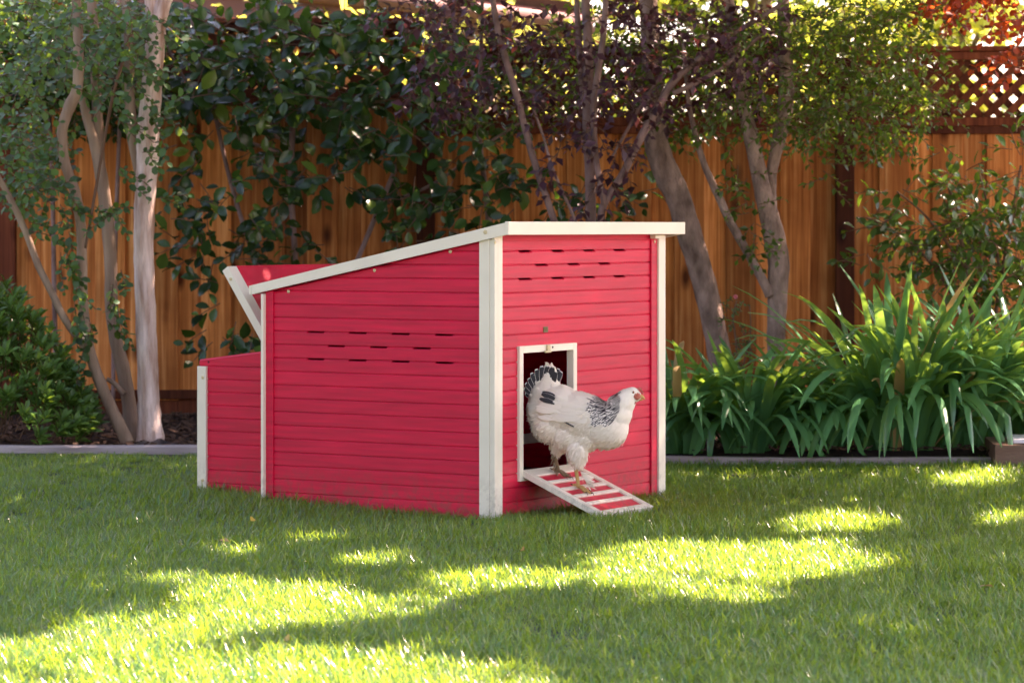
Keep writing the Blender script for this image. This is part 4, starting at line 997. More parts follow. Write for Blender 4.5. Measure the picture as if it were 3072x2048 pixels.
# broad-leaved shrub trained along the fence
def broad():
    Y = 14.35
    t = thing('broad_leaved_shrub', 'tall dark green broad-leaved shrub climbing the fence behind the coop', 'shrub', (DP(700, 900, Y).x, Y, 0.04))
    stems = [[(690, 1000, 9), (685, 800, 8), (678, 600, 7), (668, 420, 7), (672, 240, 7), (655, 90, 6), (640, -60, 5), (600, -300, 4)], [(690, 900, 6), (600, 640, 6), (530, 420, 5), (480, 200, 5), (430, 0, 4), (400, -200, 3)],
             [(700, 950, 7), (780, 700, 6), (870, 480, 6), (960, 260, 5), (1020, 60, 4), (1060, -160, 3)], [(1120, 1000, 8), (1130, 700, 7), (1120, 480, 7), (1100, 300, 6), (1105, 120, 5), (1110, -100, 4)],
             [(600, 230, 4), (640, 320, 4), (610, 160, 4), (590, 0, 4), (580, -150, 3)], [(640, 350, 4), (520, 300, 4), (430, 190, 3), (380, 100, 3)], [(880, 470, 4), (1000, 420, 4), (1120, 330, 3), (1200, 280, 3)]]
    for s in stems: trunk(t, s, Y+0.1, M['bark_plum'], n=7, name='stem')
    fo = Foliage(); tw = MB(); LF = 0.112
    regs = [(470, 170, 110, 80, 4), (520, 150, 150, 110, 5), (700, 160, 150, 120, 6), (880, 180, 150, 130, 6), (1050, 200, 130, 120, 4.5), (620, 270, 200, 50, 3.2), (850, 290, 120, 50, 1.8), (430, 300, 60, 90, 1.2), (980, 80, 120, 70, 3), (560, 40, 150, 50, 2), (800, 50, 130, 50, 2),
            (1190, 300, 90, 80, 1.2)]
    for i in range(200):
        x, y = pick(regs); p = DP(x, y, Y+rnd.uniform(-0.35, 0.4))
        spray(fo, tw, p, (rnd.uniform(-1, 1), rnd.uniform(-.5, .2), rnd.uniform(-.8, .5)), rnd.uniform(0.16, 0.28), 7, LF, spread=0.8, tr=0.003, out=(0, -1.3, 0.3))
    lines = [((400, 400), (400, 590), 8), ((460, 380), (470, 560), 7), ((520, 420), (530, 600), 8), ((600, 330), (680, 600), 16), ((650, 360), (640, 560), 9), ((560, 500), (570, 600), 5), ((700, 380), (800, 430), 7), ((760, 400), (820, 470), 4),
             ((880, 340), (900, 470), 7), ((980, 390), (880, 500), 8), ((950, 430), (1000, 480), 4), ((1060, 300), (1070, 470), 10), ((1000, 520), (930, 560), 4), ((1040, 420), (1150, 560), 9), ((1110, 380), (1140, 500), 8), ((1150, 330), (1230, 430), 6),
             ((1200, 420), (1290, 470), 5), ((900, 540), (960, 550), 3), ((500, 700), (600, 780), 4), ((600, 780), (430, 760), 6), ((560, 800), (470, 790), 4), ((480, 600), (500, 650), 2), ((1180, 480), (1120, 590), 5), ((1270, 470), (1400, 440), 5),
             ((1330, 500), (1420, 470), 4), ((1400, 460), (1520, 420), 5), ((740, 560), (680, 610), 5), ((420, 480), (440, 590), 5), ((380, 240), (400, 330), 5), ((820, 260), (760, 380), 6)]
    for (x0, y0), (x1, y1), n in lines:
        for k in range(max(2, int(n*0.8))):
            f = k/max(1, n*0.8-1); Yd = Y-0.15+rnd.uniform(-0.2, 0.2)
            p = DP(x0+(x1-x0)*f+rnd.uniform(-14, 14), y0+(y1-y0)*f+rnd.uniform(-10, 10), Yd)
            spray(fo, tw, p, (rnd.uniform(-1, 1), rnd.uniform(-.6, 0), rnd.uniform(-.9, .3)), rnd.uniform(0.10, 0.18), 5, LF*0.92, spread=0.85, tr=0.003, out=(0, -1.3, 0.3))
    fo.build(t, 'petiole', M['lf_broad'], 0.52, parts=300); add_twigs(tw, t)
broad()

def evergreen():
    Y = 14.5
    t = thing('evergreen_shrub', 'dark leafy evergreen shrub in deep shade behind the slim left trunks', 'shrub', (DP(120, 900, Y).x, Y, 0.04))
    for s_ in ([(130, 1000, 6), (125, 700, 6), (120, 420, 5), (110, 200, 5), (100, 0, 4)], [(260, 1000, 5), (262, 700, 5), (270, 420, 5), (280, 200, 4), (300, 0, 3)]): trunk(t, s_, Y+0.2, M['bark_plum'], n=7, name='stem')
    fo = Foliage(); tw = MB()
    for i in range(330):
        x, y = pick([(60, 90, 160, 130, 5), (260, 110, 150, 120, 5), (170, 200, 200, 60, 3), (150, 30, 230, 60, 4)])
        spray(fo, tw, DP(x, y, Y+rnd.uniform(-0.25, 0.35)), (rnd.uniform(-1, 1), rnd.uniform(-.5, .2), rnd.uniform(-.8, .5)), rnd.uniform(0.14, 0.24), 7, 0.085, spread=0.8, out=(0, -0.6, 0.5))
    fo.build(t, 'petiole', M['lf_broad'], 0.5, parts=120); add_twigs(tw, t)
evergreen()

# purple-leaved plum behind the coop
def plum():
    Y = 13.35; b = DP(1370, 1000, Y)
    t = thing('purple_leaf_plum', 'purple-leaved plum with several thin stems rising behind the coop roof', 'tree', (b.x, b.y, 0.04))
    trunk(t, [(1362, 1030, 22), (1360, 800, 16), (1358, 640, 13), (1357, 505, 12), (1355, 400, 12), (1350, 300, 12.5), (1352, 200, 12), (1350, 100, 11), (1345, 0, 10), (1340, -200, 8)], Y, M['bark_plum'])
    trunk(t, [(1385, 900, 10), (1378, 620, 9), (1380, 500, 9), (1392, 460, 8.5), (1430, 400, 9), (1470, 320, 9.5), (1510, 250, 9.5), (1545, 190, 9), (1600, 140, 7), (1680, 80, 6), (1780, 20, 5), (1900, -80, 4)], Y-0.05, M['bark_plum'], n=9)
    trunk(t, [(1388, 470, 7), (1378, 420, 7), (1366, 330, 7), (1364, 240, 8), (1376, 150, 8), (1388, 60, 7), (1395, -100, 6)], Y-0.06, M['bark_plum'], n=9)
    trunk(t, [(1350, 900, 9), (1300, 600, 9), (1272, 505, 8), (1240, 410, 8), (1215, 330, 8), (1190, 230, 8), (1160, 130, 8), (1140, 50, 7), (1120, -80, 6)], Y-0.1, M['bark_plum'], n=9)
    trunk(t, [(1345, 560, 4), (1310, 480, 4), (1270, 390, 4), (1250, 320, 3.5), (1225, 250, 3)], Y-0.12, M['bark_plum'], n=6)
    trunk(t, [(1545, 215, 6), (1600, 190, 6), (1680, 140, 5), (1770, 60, 4)], Y-0.07, M['bark_plum'], n=7)
    trunk(t, [(1405, 362, 3.5), (1440, 300, 4), (1480, 230, 4), (1530, 160, 3)], Y+0.15, M['bark_plum'], n=6)
    trunk(t, [(1345, 250, 8), (1335, 180, 7), (1330, 90, 7), (1322, -30, 6)], Y+0.04, M['bark_plum'], n=8)
    fo = Foliage(); tw = MB(); LF = 0.054
    regs = [(1100, 60, 160, 80, 3.5), (1250, 110, 120, 110, 3.4), (1400, 90, 110, 110, 3.4), (1560, 60, 150, 90, 4.5), (1720, 60, 110, 90, 3), (1420, 220, 110, 50, 1.3), (1280, 240, 110, 40, 1.5), (1000, 10, 140, 40, 2), (1560, 210, 100, 50, 1.6), (1680, 170, 110, 50, 1.8)]
    for i in range(250):
        x, y = pick(regs); spray(fo, tw, DP(x, y, Y+rnd.uniform(-0.5, 0.55)), (rnd.uniform(-1, 1), rnd.uniform(-.6, .6), rnd.uniform(-.8, .5)), rnd.uniform(0.10, 0.2), 8, LF)
    for (x, y, n) in ((960, 200, 5), (1000, 240, 6), (1060, 200, 6), (1110, 190, 5), (1020, 160, 5), (1300, 310, 4), (1280, 370, 3), (1395, 330, 4), (1410, 400, 4), (1350, 290, 4), (1430, 350, 3), (1400, 450, 2), (1270, 420, 2), (1360, 450, 2)):
        for k in range(n): spray(fo, tw, DP(x+rnd.uniform(-25, 25), y+rnd.uniform(-25, 25), Y-0.15+rnd.uniform(-.1, .1)), (rnd.uniform(-1, 1), -0.2, rnd.uniform(-1, .1)), 0.13, 6, LF*1.1)
    CANOPY.append((t, fo, tw, 1.9, 13.2, 0.58, 'small', 'lf_plum'))
    limbs(t, DP(1345, -150, Y), [(0.8, 13.4, 4.0), (2.6, 13.6, 4.4), (1.6, 14.9, 4.6)], 0.03, M['bark_plum'])
plum()

# two grey trees on the right
def grey_trees():
    Y = 13.8
    t = thing('grey_tree', 'grey-barked tree leaning away from the coop, single bare trunk, in front of the fence', 'tree', (DP(1660, 1000, Y).x, Y, 0.04), 0, 'grey-barked trees by the fence')
    trunk(t, [(1688, 1040, 36), (1675, 940, 31), (1660, 850, 28), (1644, 770, 27), (1625, 680, 27), (1603, 600, 28), (1578, 520, 29), (1558, 455, 29), (1532, 400, 30), (1513, 350, 29), (1505, 300, 27), (1500, 200, 24), (1495, 90, 22), (1488, -20, 20), (1480, -200, 16), (1470, -480, 12)], Y, M['bark_grey'], n=16)
    fo = Foliage(); tw = MB(); LF = 0.050
    regs = [(1490, 60, 150, 90, 3), (1600, 160, 120, 110, 4), (1560, 280, 90, 35, 1.4), (1420, 160, 110, 90, 2.5), (1260, 150, 130, 110, 3.0), (1150, 230, 90, 60, 1.2)]
    for i in range(270):
        x, y = pick(regs); spray(fo, tw, DP(x, y, Y+rnd.uniform(-0.2, 0.9)), (rnd.uniform(-1, 1), rnd.uniform(-.6, .6), rnd.uniform(-.8, .5)), rnd.uniform(0.12, 0.22), 8, LF)
    CANOPY.append((t, fo, tw, 2.0, 12.4, 0.55, 'small', 'lf_small'))
    limbs(t, DP(1480, -200, Y), [(2.0, 12.6, 4.4), (3.6, 12.0, 4.6), (1.6, 13.4, 5.0), (4.4, 11.0, 4.6)], 0.04, M['bark_grey'])
    Y = 13.5
    t = thing('grey_tree', 'grey-barked tree forking into two upright limbs, a thin side branch low down, among strap leaves', 'tree', (DP(1785, 1000, Y).x, Y, 0.04), 0, 'grey-barked trees by the fence')
    trunk(t, [(1790, 1040, 27), (1786, 900, 23), (1783, 800, 21), (1784, 720, 22), (1787, 650, 24), (1788, 600, 25), (1778, 540, 25), (1762, 480, 22), (1748, 420, 19), (1735, 360, 18), (1722, 300, 17), (1708, 240, 15), (1695, 150, 13), (1680, 40, 12), (1660, -120, 10), (1640, -420, 8)], Y, M['bark_grey'], n=14)
    trunk(t, [(1775, 520, 15), (1771, 460, 13), (1772, 400, 13), (1784, 340, 15), (1797, 290, 17), (1805, 240, 18), (1806, 160, 17), (1800, 60, 15), (1800, -60, 13), (1810, -380, 9)], Y+0.06, M['bark_grey'], n=12)
    trunk(t, [(1768, 680, 11), (1750, 640, 11), (1722, 590, 10), (1700, 550, 10), (1672, 500, 10), (1655, 460, 9.5), (1640, 430, 9), (1615, 370, 7.5), (1595, 300, 6), (1580, 220, 5), (1570, 100, 4)], Y-0.03, M['bark_grey'], n=9)
    fo = Foliage(); tw = MB()
    regs = [(1760, 120, 120, 120, 4), (1880, 120, 120, 120, 5), (2000, 110, 130, 110, 5), (2080, 190, 90, 70, 3), (1960, 260, 110, 50, 3), (1840, 270, 90, 40, 2), (2060, 30, 120, 40, 3), (2140, 250, 60, 40, 1.0), (1700, 240, 60, 50, 1.2), (2040, 310, 40, 25, .8)]
    for i in range(640):
        x, y = pick(regs); spray(fo, tw, DP(x, y, Y+rnd.uniform(-0.5, 0.7)), (rnd.uniform(-1, 1), rnd.uniform(-.6, .6), rnd.uniform(-.8, .5)), rnd.uniform(0.10, 0.2), 8, 0.042)
    for (x, y, dx, dy, n) in ((1710, 420, 30, 160, 7), (1740, 470, 10, 110, 5), (1720, 400, -30, 30, 3), (1870, 360, 60, 80, 5), (1900, 330, 40, 30, 3), (1690, 380, 20, 60, 3), (1720, 560, 40, 40, 3), (1650, 300, 30, 40, 3), (1860, 300, 60, 20, 3), (2090, 300, 10, 50, 2), (2150, 330, 20, 40, 2)):
        for k in range(n): spray(fo, tw, DP(x+dx*k/n+rnd.uniform(-10, 10), y+dy*k/n, Y-0.2+rnd.uniform(-.1, .1)), (rnd.uniform(-1, 1), -0.2, rnd.uniform(-1, .3)), 0.12, 6, 0.045)
    CANOPY.append((t, fo, tw, 3.6, 14.8, 0.55, 'small', 'lf_small'))
    limbs(t, DP(1800, -200, Y), [(2.6, 14.4, 4.4), (4.2, 14.2, 4.6), (3.4, 15.2, 5.0)], 0.04, M['bark_grey'])
    # the big tree to the side of the lawn whose crown shades the coop; it stands outside the photograph
    t = thing('shade_tree', 'large dark-barked shade tree beside the lawn, its crown reaching over the coop', 'tree', (5.6, 11.4, 0))
    MB().tube(*smoothpath([(0, 0, -0.1), (-0.05, 0.05, 1.0), (-0.2, 0.1, 2.2), (-0.4, 0.15, 3.4)], [0.26, 0.2, 0.17, 0.12], 5), 14, wob=0.06).build('trunk', M['bark_grey'], t)
    fo = Foliage(); tw = MB()
    CANOPY.append((t, fo, tw, 3.6, 10.2, 0.6, 'small', 'lf_small'))
    limbs(t, (5.2, 11.55, 3.2), [(3.0, 10.6, 4.2), (1.6, 10.2, 4.2), (3.4, 9.0, 4.4), (5.4, 12.6, 4.6), (4.0, 12.0, 4.6)], 0.09, M['bark_grey'])
grey_trees()
canopy_fill(CANOPY)
for t_, fo_, tw_, _x, _y, wr_, kd_, mt_ in CANOPY:
    fo_.build(t_, kd_, M[mt_], wr_, name='crown'); add_twigs(tw_, t_)

# unseen leafy screen, added to block low sky light from the left
def added_hedge():
    t = thing('added_hedge', 'added tall dark leaf screen, unseen, holding sky light off the coop side wall', 'added_hedge', (-4.6, 3.5, 0))
    mb = MB()
    for k in range(14): mb.tube([(0, -8.5+k*1.2, -0.05), (0.05, -8.45+k*1.2, 1.6), (0, -8.5+k*1.2, 2.9)], [0.04, 0.03, 0.01], 6)
    mb.build('stems', M['bark_grey'], t)['kind'] = 'stuff'
    fo = Foliage()
    for i in range(26000):
        q = Vector((-4.6+rnd.uniform(-0.45, 0.45), 3.5+rnd.uniform(-9, 8.3), 3.3*rnd.random()**0.9)); fo.add(q, rv(1), Vector((0.6, 0, 0.6))+rv(0.5), rnd.uniform(0.07, 0.12))
    fo.build(t, 'small', M['lf_small'], 0.6, name='foliage')
added_hedge()

# glossy shrub, red maple, bush, rose
def glossy():
    Y = 13.6
    t = thing('glossy_leaved_shrub', 'open shrub with shiny dark oval leaves above the tallest strap leaves', 'shrub', (DP(2240, 900, Y).x, Y, 0.04))
    for s in ([(2240, 1000, 7), (2235, 800, 6), (2225, 640, 5), (2200, 520, 5), (2180, 430, 4)], [(2250, 950, 6), (2290, 700, 5), (2320, 520, 4), (2345, 380, 3)], [(2235, 760, 4), (2150, 620, 4), (2070, 540, 3), (1990, 500, 2)], [(2220, 620, 4), (2130, 500, 3), (2060, 440, 2)], [(2300, 640, 4), (2270, 480, 3), (2250, 400, 2)]): trunk(t, s, Y, M['twig'], n=6, name='stem')
    fo = Foliage(); tw = MB()
    for (x, y, rx, ry, n) in ((2190, 470, 50, 60, 9), (2220, 560, 70, 60, 12), (2280, 520, 60, 60, 11), (2320, 610, 60, 80, 14), (2070, 520, 50, 40, 5), (2010, 500, 30, 25, 3), (2150, 620, 60, 40, 8), (2250, 650, 80, 50, 10), (2330, 420, 30, 40, 5), (2240, 400, 25, 30, 3), (2060, 440, 30, 20, 2), (2300, 720, 60, 70, 8), (2340, 320, 25, 40, 4), (2120, 560, 50, 40, 5), (1990, 600, 30, 20, 2), (2380, 560, 60, 120, 14)):
        for k in range(int(n*2.3)):
            xx, yy = pick([(x, y, rx, ry, 1)]); spray(fo, tw, DP(xx, yy, Y+rnd.uniform(-0.3, 0.3)), (rnd.uniform(-1, .8), rnd.uniform(-.6, .3), rnd.uniform(-.5, .6)), 0.13, 5, 0.076, up=1.0, spread=0.85, tr=0.0025)
    fo.build(t, 'petiole', M['lf_gloss'], 0.50, parts=260); add_twigs(tw, t)
    # red young shoot
    tw = MB(); fo = Foliage()
    t = thing('red_leaved_maple', 'small maple with glowing orange-red leaves hanging over the lattice', 'tree', (3.3, 13.0, 0.04))
    MB().tube(*smoothpath([(0, 0, -0.05), (0.02, 0.05, 1.0), (-0.1, 0.1, 2.0), (-0.5, 0.2, 2.6)], [0.05, 0.04, 0.03, 0.012], 5), 9).build('trunk', M['bark_plum'], t)
    MB().tube(*smoothpath([(-0.1, 0.1, 2.0), (-0.6, 0.1, 2.15), (-1.2, 0.1, 2.1)], [0.022, 0.012, 0.005], 5), 7).build('limb', M['bark_plum'], t)
    for (x, y, rx, ry, n) in ((2250, 12, 70, 20, 9), (2320, 45, 45, 40, 12), (2180, 10, 50, 20, 10), (2310, 130, 50, 30, 7), (2340, 170, 30, 20, 3), (2280, -60, 120, 50, 30)):
        for k in range(n):
            xx, yy = pick([(x, y, rx, ry, 1)]); spray(fo, tw, DP(xx, yy, 13.0+rnd.uniform(-0.4, 0.4)), (rnd.uniform(-1, .5), rnd.uniform(-.6, .3), rnd.uniform(-.8, .3)), 0.13, 8, 0.044, up=0.5)
    fo.build(t, 'round', M['lf_red'], 0.75, name='crown'); add_twigs(tw, t)
glossy()

def bush():
    t = thing('leafy_bush', 'rounded bush of upright green leaf rosettes beside the slim trunks', 'bush', (-2.30, 12.8, 0.04))
    fo = Foliage(); tw = MB()
    c = Vector((t.location.x, 12.85, 0.08))
    n = 0
    while n < 640:
        # dome standing on the bed, taller away from the coop
        u, v, q = rnd.uniform(-1, 1), rnd.uniform(-1, 0.6), rnd.random()
        x = c.x+u*0.52; y = c.y+v*0.35
        top = 0.80*math.sqrt(max(0, 1-(u*0.75+0.25)**2*0.9-v*v*0.6))
        if u > 0: top *= 1-0.42*u*u-0.1*u
        z = 0.05+top*(q**0.4)
        if x < -3.6 or top < 0.1: continue
        p = Vector((x, y, z)); d = (p-c).normalized()*0.6+Vector((0, -0.25, 0.8))+rv(0.15); d.normalize()
        n += 1
        m = rnd.randint(7, 10); a = d.orthogonal().normalized(); b = d.cross(a)
        tw.tube([p-d*0.10, p], [0.003, 0.002], 3, cap=False)
        for k in range(m):
            th = k*2.4; o = a*math.cos(th)+b*math.sin(th); f = 0.35+0.8*k/m
            ax = o*f+d*(1.15-0.6*f); fo.add(p-d*0.012*k/m, ax, d-o*0.4+rv(0.1), 0.066*(0.75+0.4*rnd.random()))
    fo.build(t, 'narrow', M['lf_bush'], 0.34, parts=290); add_twigs(tw, t)
    # rose sprig by the trunks
    t = thing('rose_sprig', 'thin rose sprig with one small pink bloom between the grey trunks', 'rose', (DP(1700, 1000, 13.0).x, 13.0, 0.04))
    trunk(t, [(1705, 1000, 3), (1700, 880, 2.6), (1690, 780, 2.4), (1684, 730, 2), (1692, 690, 1.6)], 13.0, M['twig'], n=5, name='stem')
    trunk(t, [(1700, 880, 2.4), (1712, 820, 2), (1724, 770, 1.6), (1722, 700, 1.2)], 13.0, M['twig'], n=5, name='stem')
    fo = Foliage(); tw = MB()
    for (x, y, n) in ((1690, 700, 7), (1680, 740, 6), (1700, 780, 7), (1715, 800, 5), (1695, 830, 6), (1730, 790, 4), (1670, 720, 3)):
        for k in range(n): spray(fo, tw, DP(x+rnd.uniform(-12, 12), y+rnd.uniform(-12, 12), 13.0+rnd.uniform(-.05, .05)), rv(1), 0.05, 5, 0.018)
    fo.build(t, 'round', M['lf_crape'], 0.7, name='foliage'); add_twigs(tw, t)
    fo = Foliage(); c = DP(1689, 683, 12.95)
    for k in range(12):
        d = Vector((math.cos(k*2.4), -0.4, math.sin(k*2.4)))*(0.4+0.05*k)+Vector((0, -0.6, 0.5)); fo.add(c, d, rv(1), 0.016)
    o = link('bloom', leaf_mesh('bloom', 'round', np.array(fo.p)-np.array(t.location), np.array(fo.a), np.array(fo.n), np.array(fo.l), np.array(fo.l)*0.8, M['lf_pink']), None, t)
bush()

# agapanthus: every strap leaf is an object
def agapanthus(cx, base_y, Y, n, hmin, hmax, spread, label, lean=0.0):
    b = DP(cx, base_y, Y); t = thing('agapanthus', label, 'plant', (b.x, b.y, 0.035), 0, 'strap-leaved clumps along the bed')
    for i in range(int(n*1.3)):
        az = rnd.random()*2*math.pi if rnd.random() < 0.65 else rnd.gauss(-math.pi/2, 0.8); L = rnd.uniform(hmin, hmax); w0 = rnd.uniform(0.021, 0.034)
        out = rnd.uniform(0.18, 1.0)**0.75
        el = R(86-out*34); r0 = rnd.uniform(0, 0.10)*spread/0.3
        p = Vector((math.cos(az)*r0*1.6+rnd.uniform(-1, 1)*spread*0.35, math.sin(az)*r0, 0.0)); d = Vector((math.cos(az)*math.cos(el)+lean, math.sin(az)*math.cos(el), math.sin(el))).normalized()
        bend = (rnd.uniform(1.0, 3.0) if hmax < 0.8 or rnd.random() < 0.72 else rnd.uniform(0.4, 1.1))*(0.6+0.7*out); segs = 11; kink = rnd.randint(5, 9) if rnd.random() < 0.2 else -1
        side = Vector((-math.sin(az), math.cos(az), 0)); tws = rnd.uniform(-0.5, 0.5)
        vs = []; fs = []
        for k in range(segs+1):
            f = k/segs; ww = w0*(0.75+0.5*math.sin(math.pi*min(1, f*0.9+0.12)))*(1 if f < 0.8 else max(0.12, math.sqrt(max(0, 1-((f-0.8)/0.2)**2))))*0.5*1.1
            nrm = side.cross(d).normalized(); sd = (side*math.cos(tws*f)+nrm*math.sin(tws*f))
            vs += [tuple(p-sd*ww+nrm*ww*0.35), tuple(p), tuple(p+sd*ww+nrm*ww*0.35)]
            dr = bend/segs*(0.25+1.5*f)*(3.5 if k == kink else 1)
            horiz = Vector((math.cos(az), math.sin(az), 0))
            d = (d*math.cos(dr*0.9)+(-Vector((0, 0, 1))*max(0.15, math.hypot(d.x, d.y))+horiz*max(0, d.z)*0.6)*math.sin(dr*0.9)); d.normalize()
            p = p+d*L/segs
            if p.z < 0.01 and f < 1: p.z = 0.01
        for k in range(segs):
            for q in range(2): fs.append((k*3+q, k*3+q+1, (k+1)*3+q+1, (k+1)*3+q))
        me = bpy.data.meshes.new('leaf'); me.from_pydata(vs, [], fs); me.polygons.foreach_set('use_smooth', [True]*len(fs))
        o = link('leaf', me, M['lf_straw'] if rnd.random() < 0.015 else M['lf_agap'], t)
for a in ((1560, 1028, 12.52, 72, 0.42, 0.68, 0.14, 'low clump of arching dark green strap leaves right beside the coop corner'),
          (1725, 1030, 12.56, 85, 0.44, 0.70, 0.17, 'clump of strap leaves in front of the grey trunks, with the rose sprig behind'),
          (1890, 1032, 12.64, 60, 0.36, 0.60, 0.15, 'medium clump of strap leaves between the forked tree and the tallest clump'),
          (2065, 1034, 12.62, 125, 0.58, 0.96, 0.25, 'tallest clump of upright strap leaves, in front of the dark fence post'),
          (2200, 1030, 12.72, 95, 0.56, 0.92, 0.25, 'tall clump of strap leaves under the glossy shrub, next to the tallest clump'),
          (2350, 1026, 12.85, 80, 0.5, 0.9, 0.26, 'clump of strap leaves behind the brown box at the picture edge')):
    agapanthus(*a)

# low filler plants beyond the bed edge are kept dark by the crowns; box, fabric and dropped leaves
def odds():
    b = SP(2985, 1404, 12.1)
    t = thing('wooden_box', 'low brown wooden box at the edge of the lawn by the strap leaves', 'box', (b.x, b.y, 0), R(-4))
    MB().box(0, 0.62, 0, 0.03, -0.01, 0.098, 0.002).build('plank', M['boxwood'], t)
    MB().box(0, 0.03, 0.0305, 0.45, -0.01, 0.098, 0.002).build('plank', M['boxwood'], t)
    MB().box(0.59, 0.62, 0.0305, 0.45, -0.01, 0.098, 0.002).build('plank', M['boxwood'], t)
    MB().box(0, 0.62, 0.4505, 0.48, -0.01, 0.098, 0.002).build('plank', M['boxwood'], t)
    MB().box(0.0305, 0.5895, 0.0305, 0.45, 0.085, 0.0965).build('top_panel', M['boxwood'], t)
    o = MB().box(-0.25, 0.25, -0.14, 0.14, 0, 0.018, 0.003).build('white_board', M['white']); o.location = (b.x+0.345, b.y+0.20, 0.0985); o.rotation_euler = (0, 0, R(-4))
    tag(o, 'thin white board lying on top of the brown wooden box', 'board')
    # weed fabric at the foot of the pale trunk
    c = DP(365, 1027, 12.72); mb = MB(); nx, ny = 22, 8
    for j in range(ny):
        for i in range(nx):
            u, v = i/(nx-1)*2-1, j/(ny-1)*2-1; e = max(0, 1-u*u)*max(0, 1-v*v)
            mb.v.append((u*0.17, v*0.12, 0.045+0.016*e*(1.2+math.sin(i*1.3)*0.5+math.sin(j*2.1+i*0.6)*0.5)+0.004))
    for j in range(ny-1):
        for i in range(nx-1): mb.f.append((j*nx+i, j*nx+i+1, (j+1)*nx+i+1, (j+1)*nx+i)); mb.sm.append(True)
    o = mb.build('weed_fabric', M['plastic']); o.location = (c.x, c.y, 0.0); tag(o, 'crumpled black weed fabric at the foot of the pale trunk', 'fabric')
    fl = [(575, 1218, 0.035, 'lf_yellow', 'curled yellow leaf lying in shade before the coop side wall'), (655, 1490, 0.034, 'lf_yellow', 'yellow leaf standing in the sunlit grass near the camera'),
          (1205, 1287, 0.030, 'lf_straw', 'pale leaf just in front of the coop corner post'), (2285, 1373, 0.045, 'lf_straw', 'brown dead leaf lying alone in shaded grass at the picture edge'), (500, 1262, 0.035, 'lf_straw', 'straw-coloured leaf on the edge of the dim sun fleck'),
          (1912, 1285, 0.032, 'lf_yellow', 'tan leaf in the bright grass below the round sun fleck')]
    for x, y, l, m, lab in fl:
        Y = HC*FP/(y*K-HZ); p = DP(x, y, Y)
        me = leaf_mesh('fallen_leaf', 'petiole', np.zeros((1, 3)), np.array([[1.0, 0, 0.15]]), np.array([[0.2, -0.5, 0.9]]), np.array([l*1.05]), np.array([l*0.6]), M[m])
        o = link('fallen_leaf', me); o.location = (p.x, p.y, 0.030); o.rotation_euler = (rnd.uniform(-.4, .6), rnd.uniform(-.3, .3), rnd.random()*6.28)
        tag(o, lab, 'leaf', 'fallen leaves on the lawn')
odds()

# ------------------------------------------------------------------ trees beyond the fence, lit by the sun
def far_tree(x, y, h0, h1, r, n, label, mat, leaf=0.16, name='broadleaf_tree'):
    t = thing(name, label, 'tree', (x, y, 0), 0, 'trees beyond the fence')
    MB().tube(*smoothpath([(0, 0, -0.1), (0.1, 0, h0*0.6), (0.05, 0.1, h0+1.2), (0.2, 0, (h0+h1)/2)], [0.18, 0.14, 0.10, 0.03], 4), 9, wob=0.05).build('trunk', M['bark_grey'], t)
    fo = Foliage(); cl = [(rnd.gauss(0, r*0.5), rnd.gauss(0, r*0.4), rnd.uniform(h0, h1), rnd.uniform(0.3, 0.75)) for _ in range(34)]
    mb = MB()
    for c in cl: mb.tube([(0.05, 0.05, max(0.6, c[2]-1.0)), (c[0]*0.5, c[1]*0.5, c[2]-0.3), (c[0], c[1], c[2])], [0.04, 0.025, 0.01], 5)
    mb.build('limb', M['bark_grey'], t)
    for i in range(n):
        c = cl[i % len(cl)]; d = rv(1).normalized(); p = Vector((x+c[0], y+c[1], c[2]))+Vector((d.x*1.1, d.y, d.z*0.8))*c[3]*rnd.random()**0.4
        fo.add(p, rv(1), d*0.5+Vector((0, 0, 0.8))+rv(0.5), leaf*rnd.uniform(0.6, 1.2))
    fo.build(t, 'small', mat, 0.6, name='crown')
yl = leaf_mat('leaf_far_yellow', (0.16, 0.20, 0.03), (0.30, 0.34, 0.06), (0.95, 0.95, 0.15), 0.5, 0.5)
for a in ((0.2, 24, 0.8, 4.6, 1.6, 3600, 'sunlit yellow-green tree seen through gaps above the plum stems', yl, 0.17), (2.0, 25.5, 0.9, 5.0, 1.9, 4600, 'sunlit green tree beyond the fence behind the leaning trunk', M['lf_far'], 0.17),
          (3.9, 27, 0.8, 4.2, 1.8, 3800, 'bright tree beyond the bare lattice with white sky around it', yl, 0.17), (5.8, 26, 0.6, 4.8, 1.8, 2200, 'green tree beyond the fence past the red maple', M['lf_far'], 0.17),
          (-1.9, 18.0, 0.4, 2.1, 0.8, 1500, 'light green shrub in the next garden before the orange house', yl, 0.10, 'garden_shrub'), (-0.3, 17.8, 0.4, 2.1, 0.8, 1500, 'light green shrub beyond the stepped fence post', yl, 0.10, 'garden_shrub'),
          (-3.6, 18.2, 0.4, 2.5, 1.0, 1700, 'green shrub beyond the fence behind the slim trunks', M['lf_far'], 0.10, 'garden_shrub'), (-5.2, 25, 0.8, 5.0, 1.8, 1800, 'green tree beyond the fence past the crape myrtle', M['lf_far'], 0.17)):
    far_tree(*a)

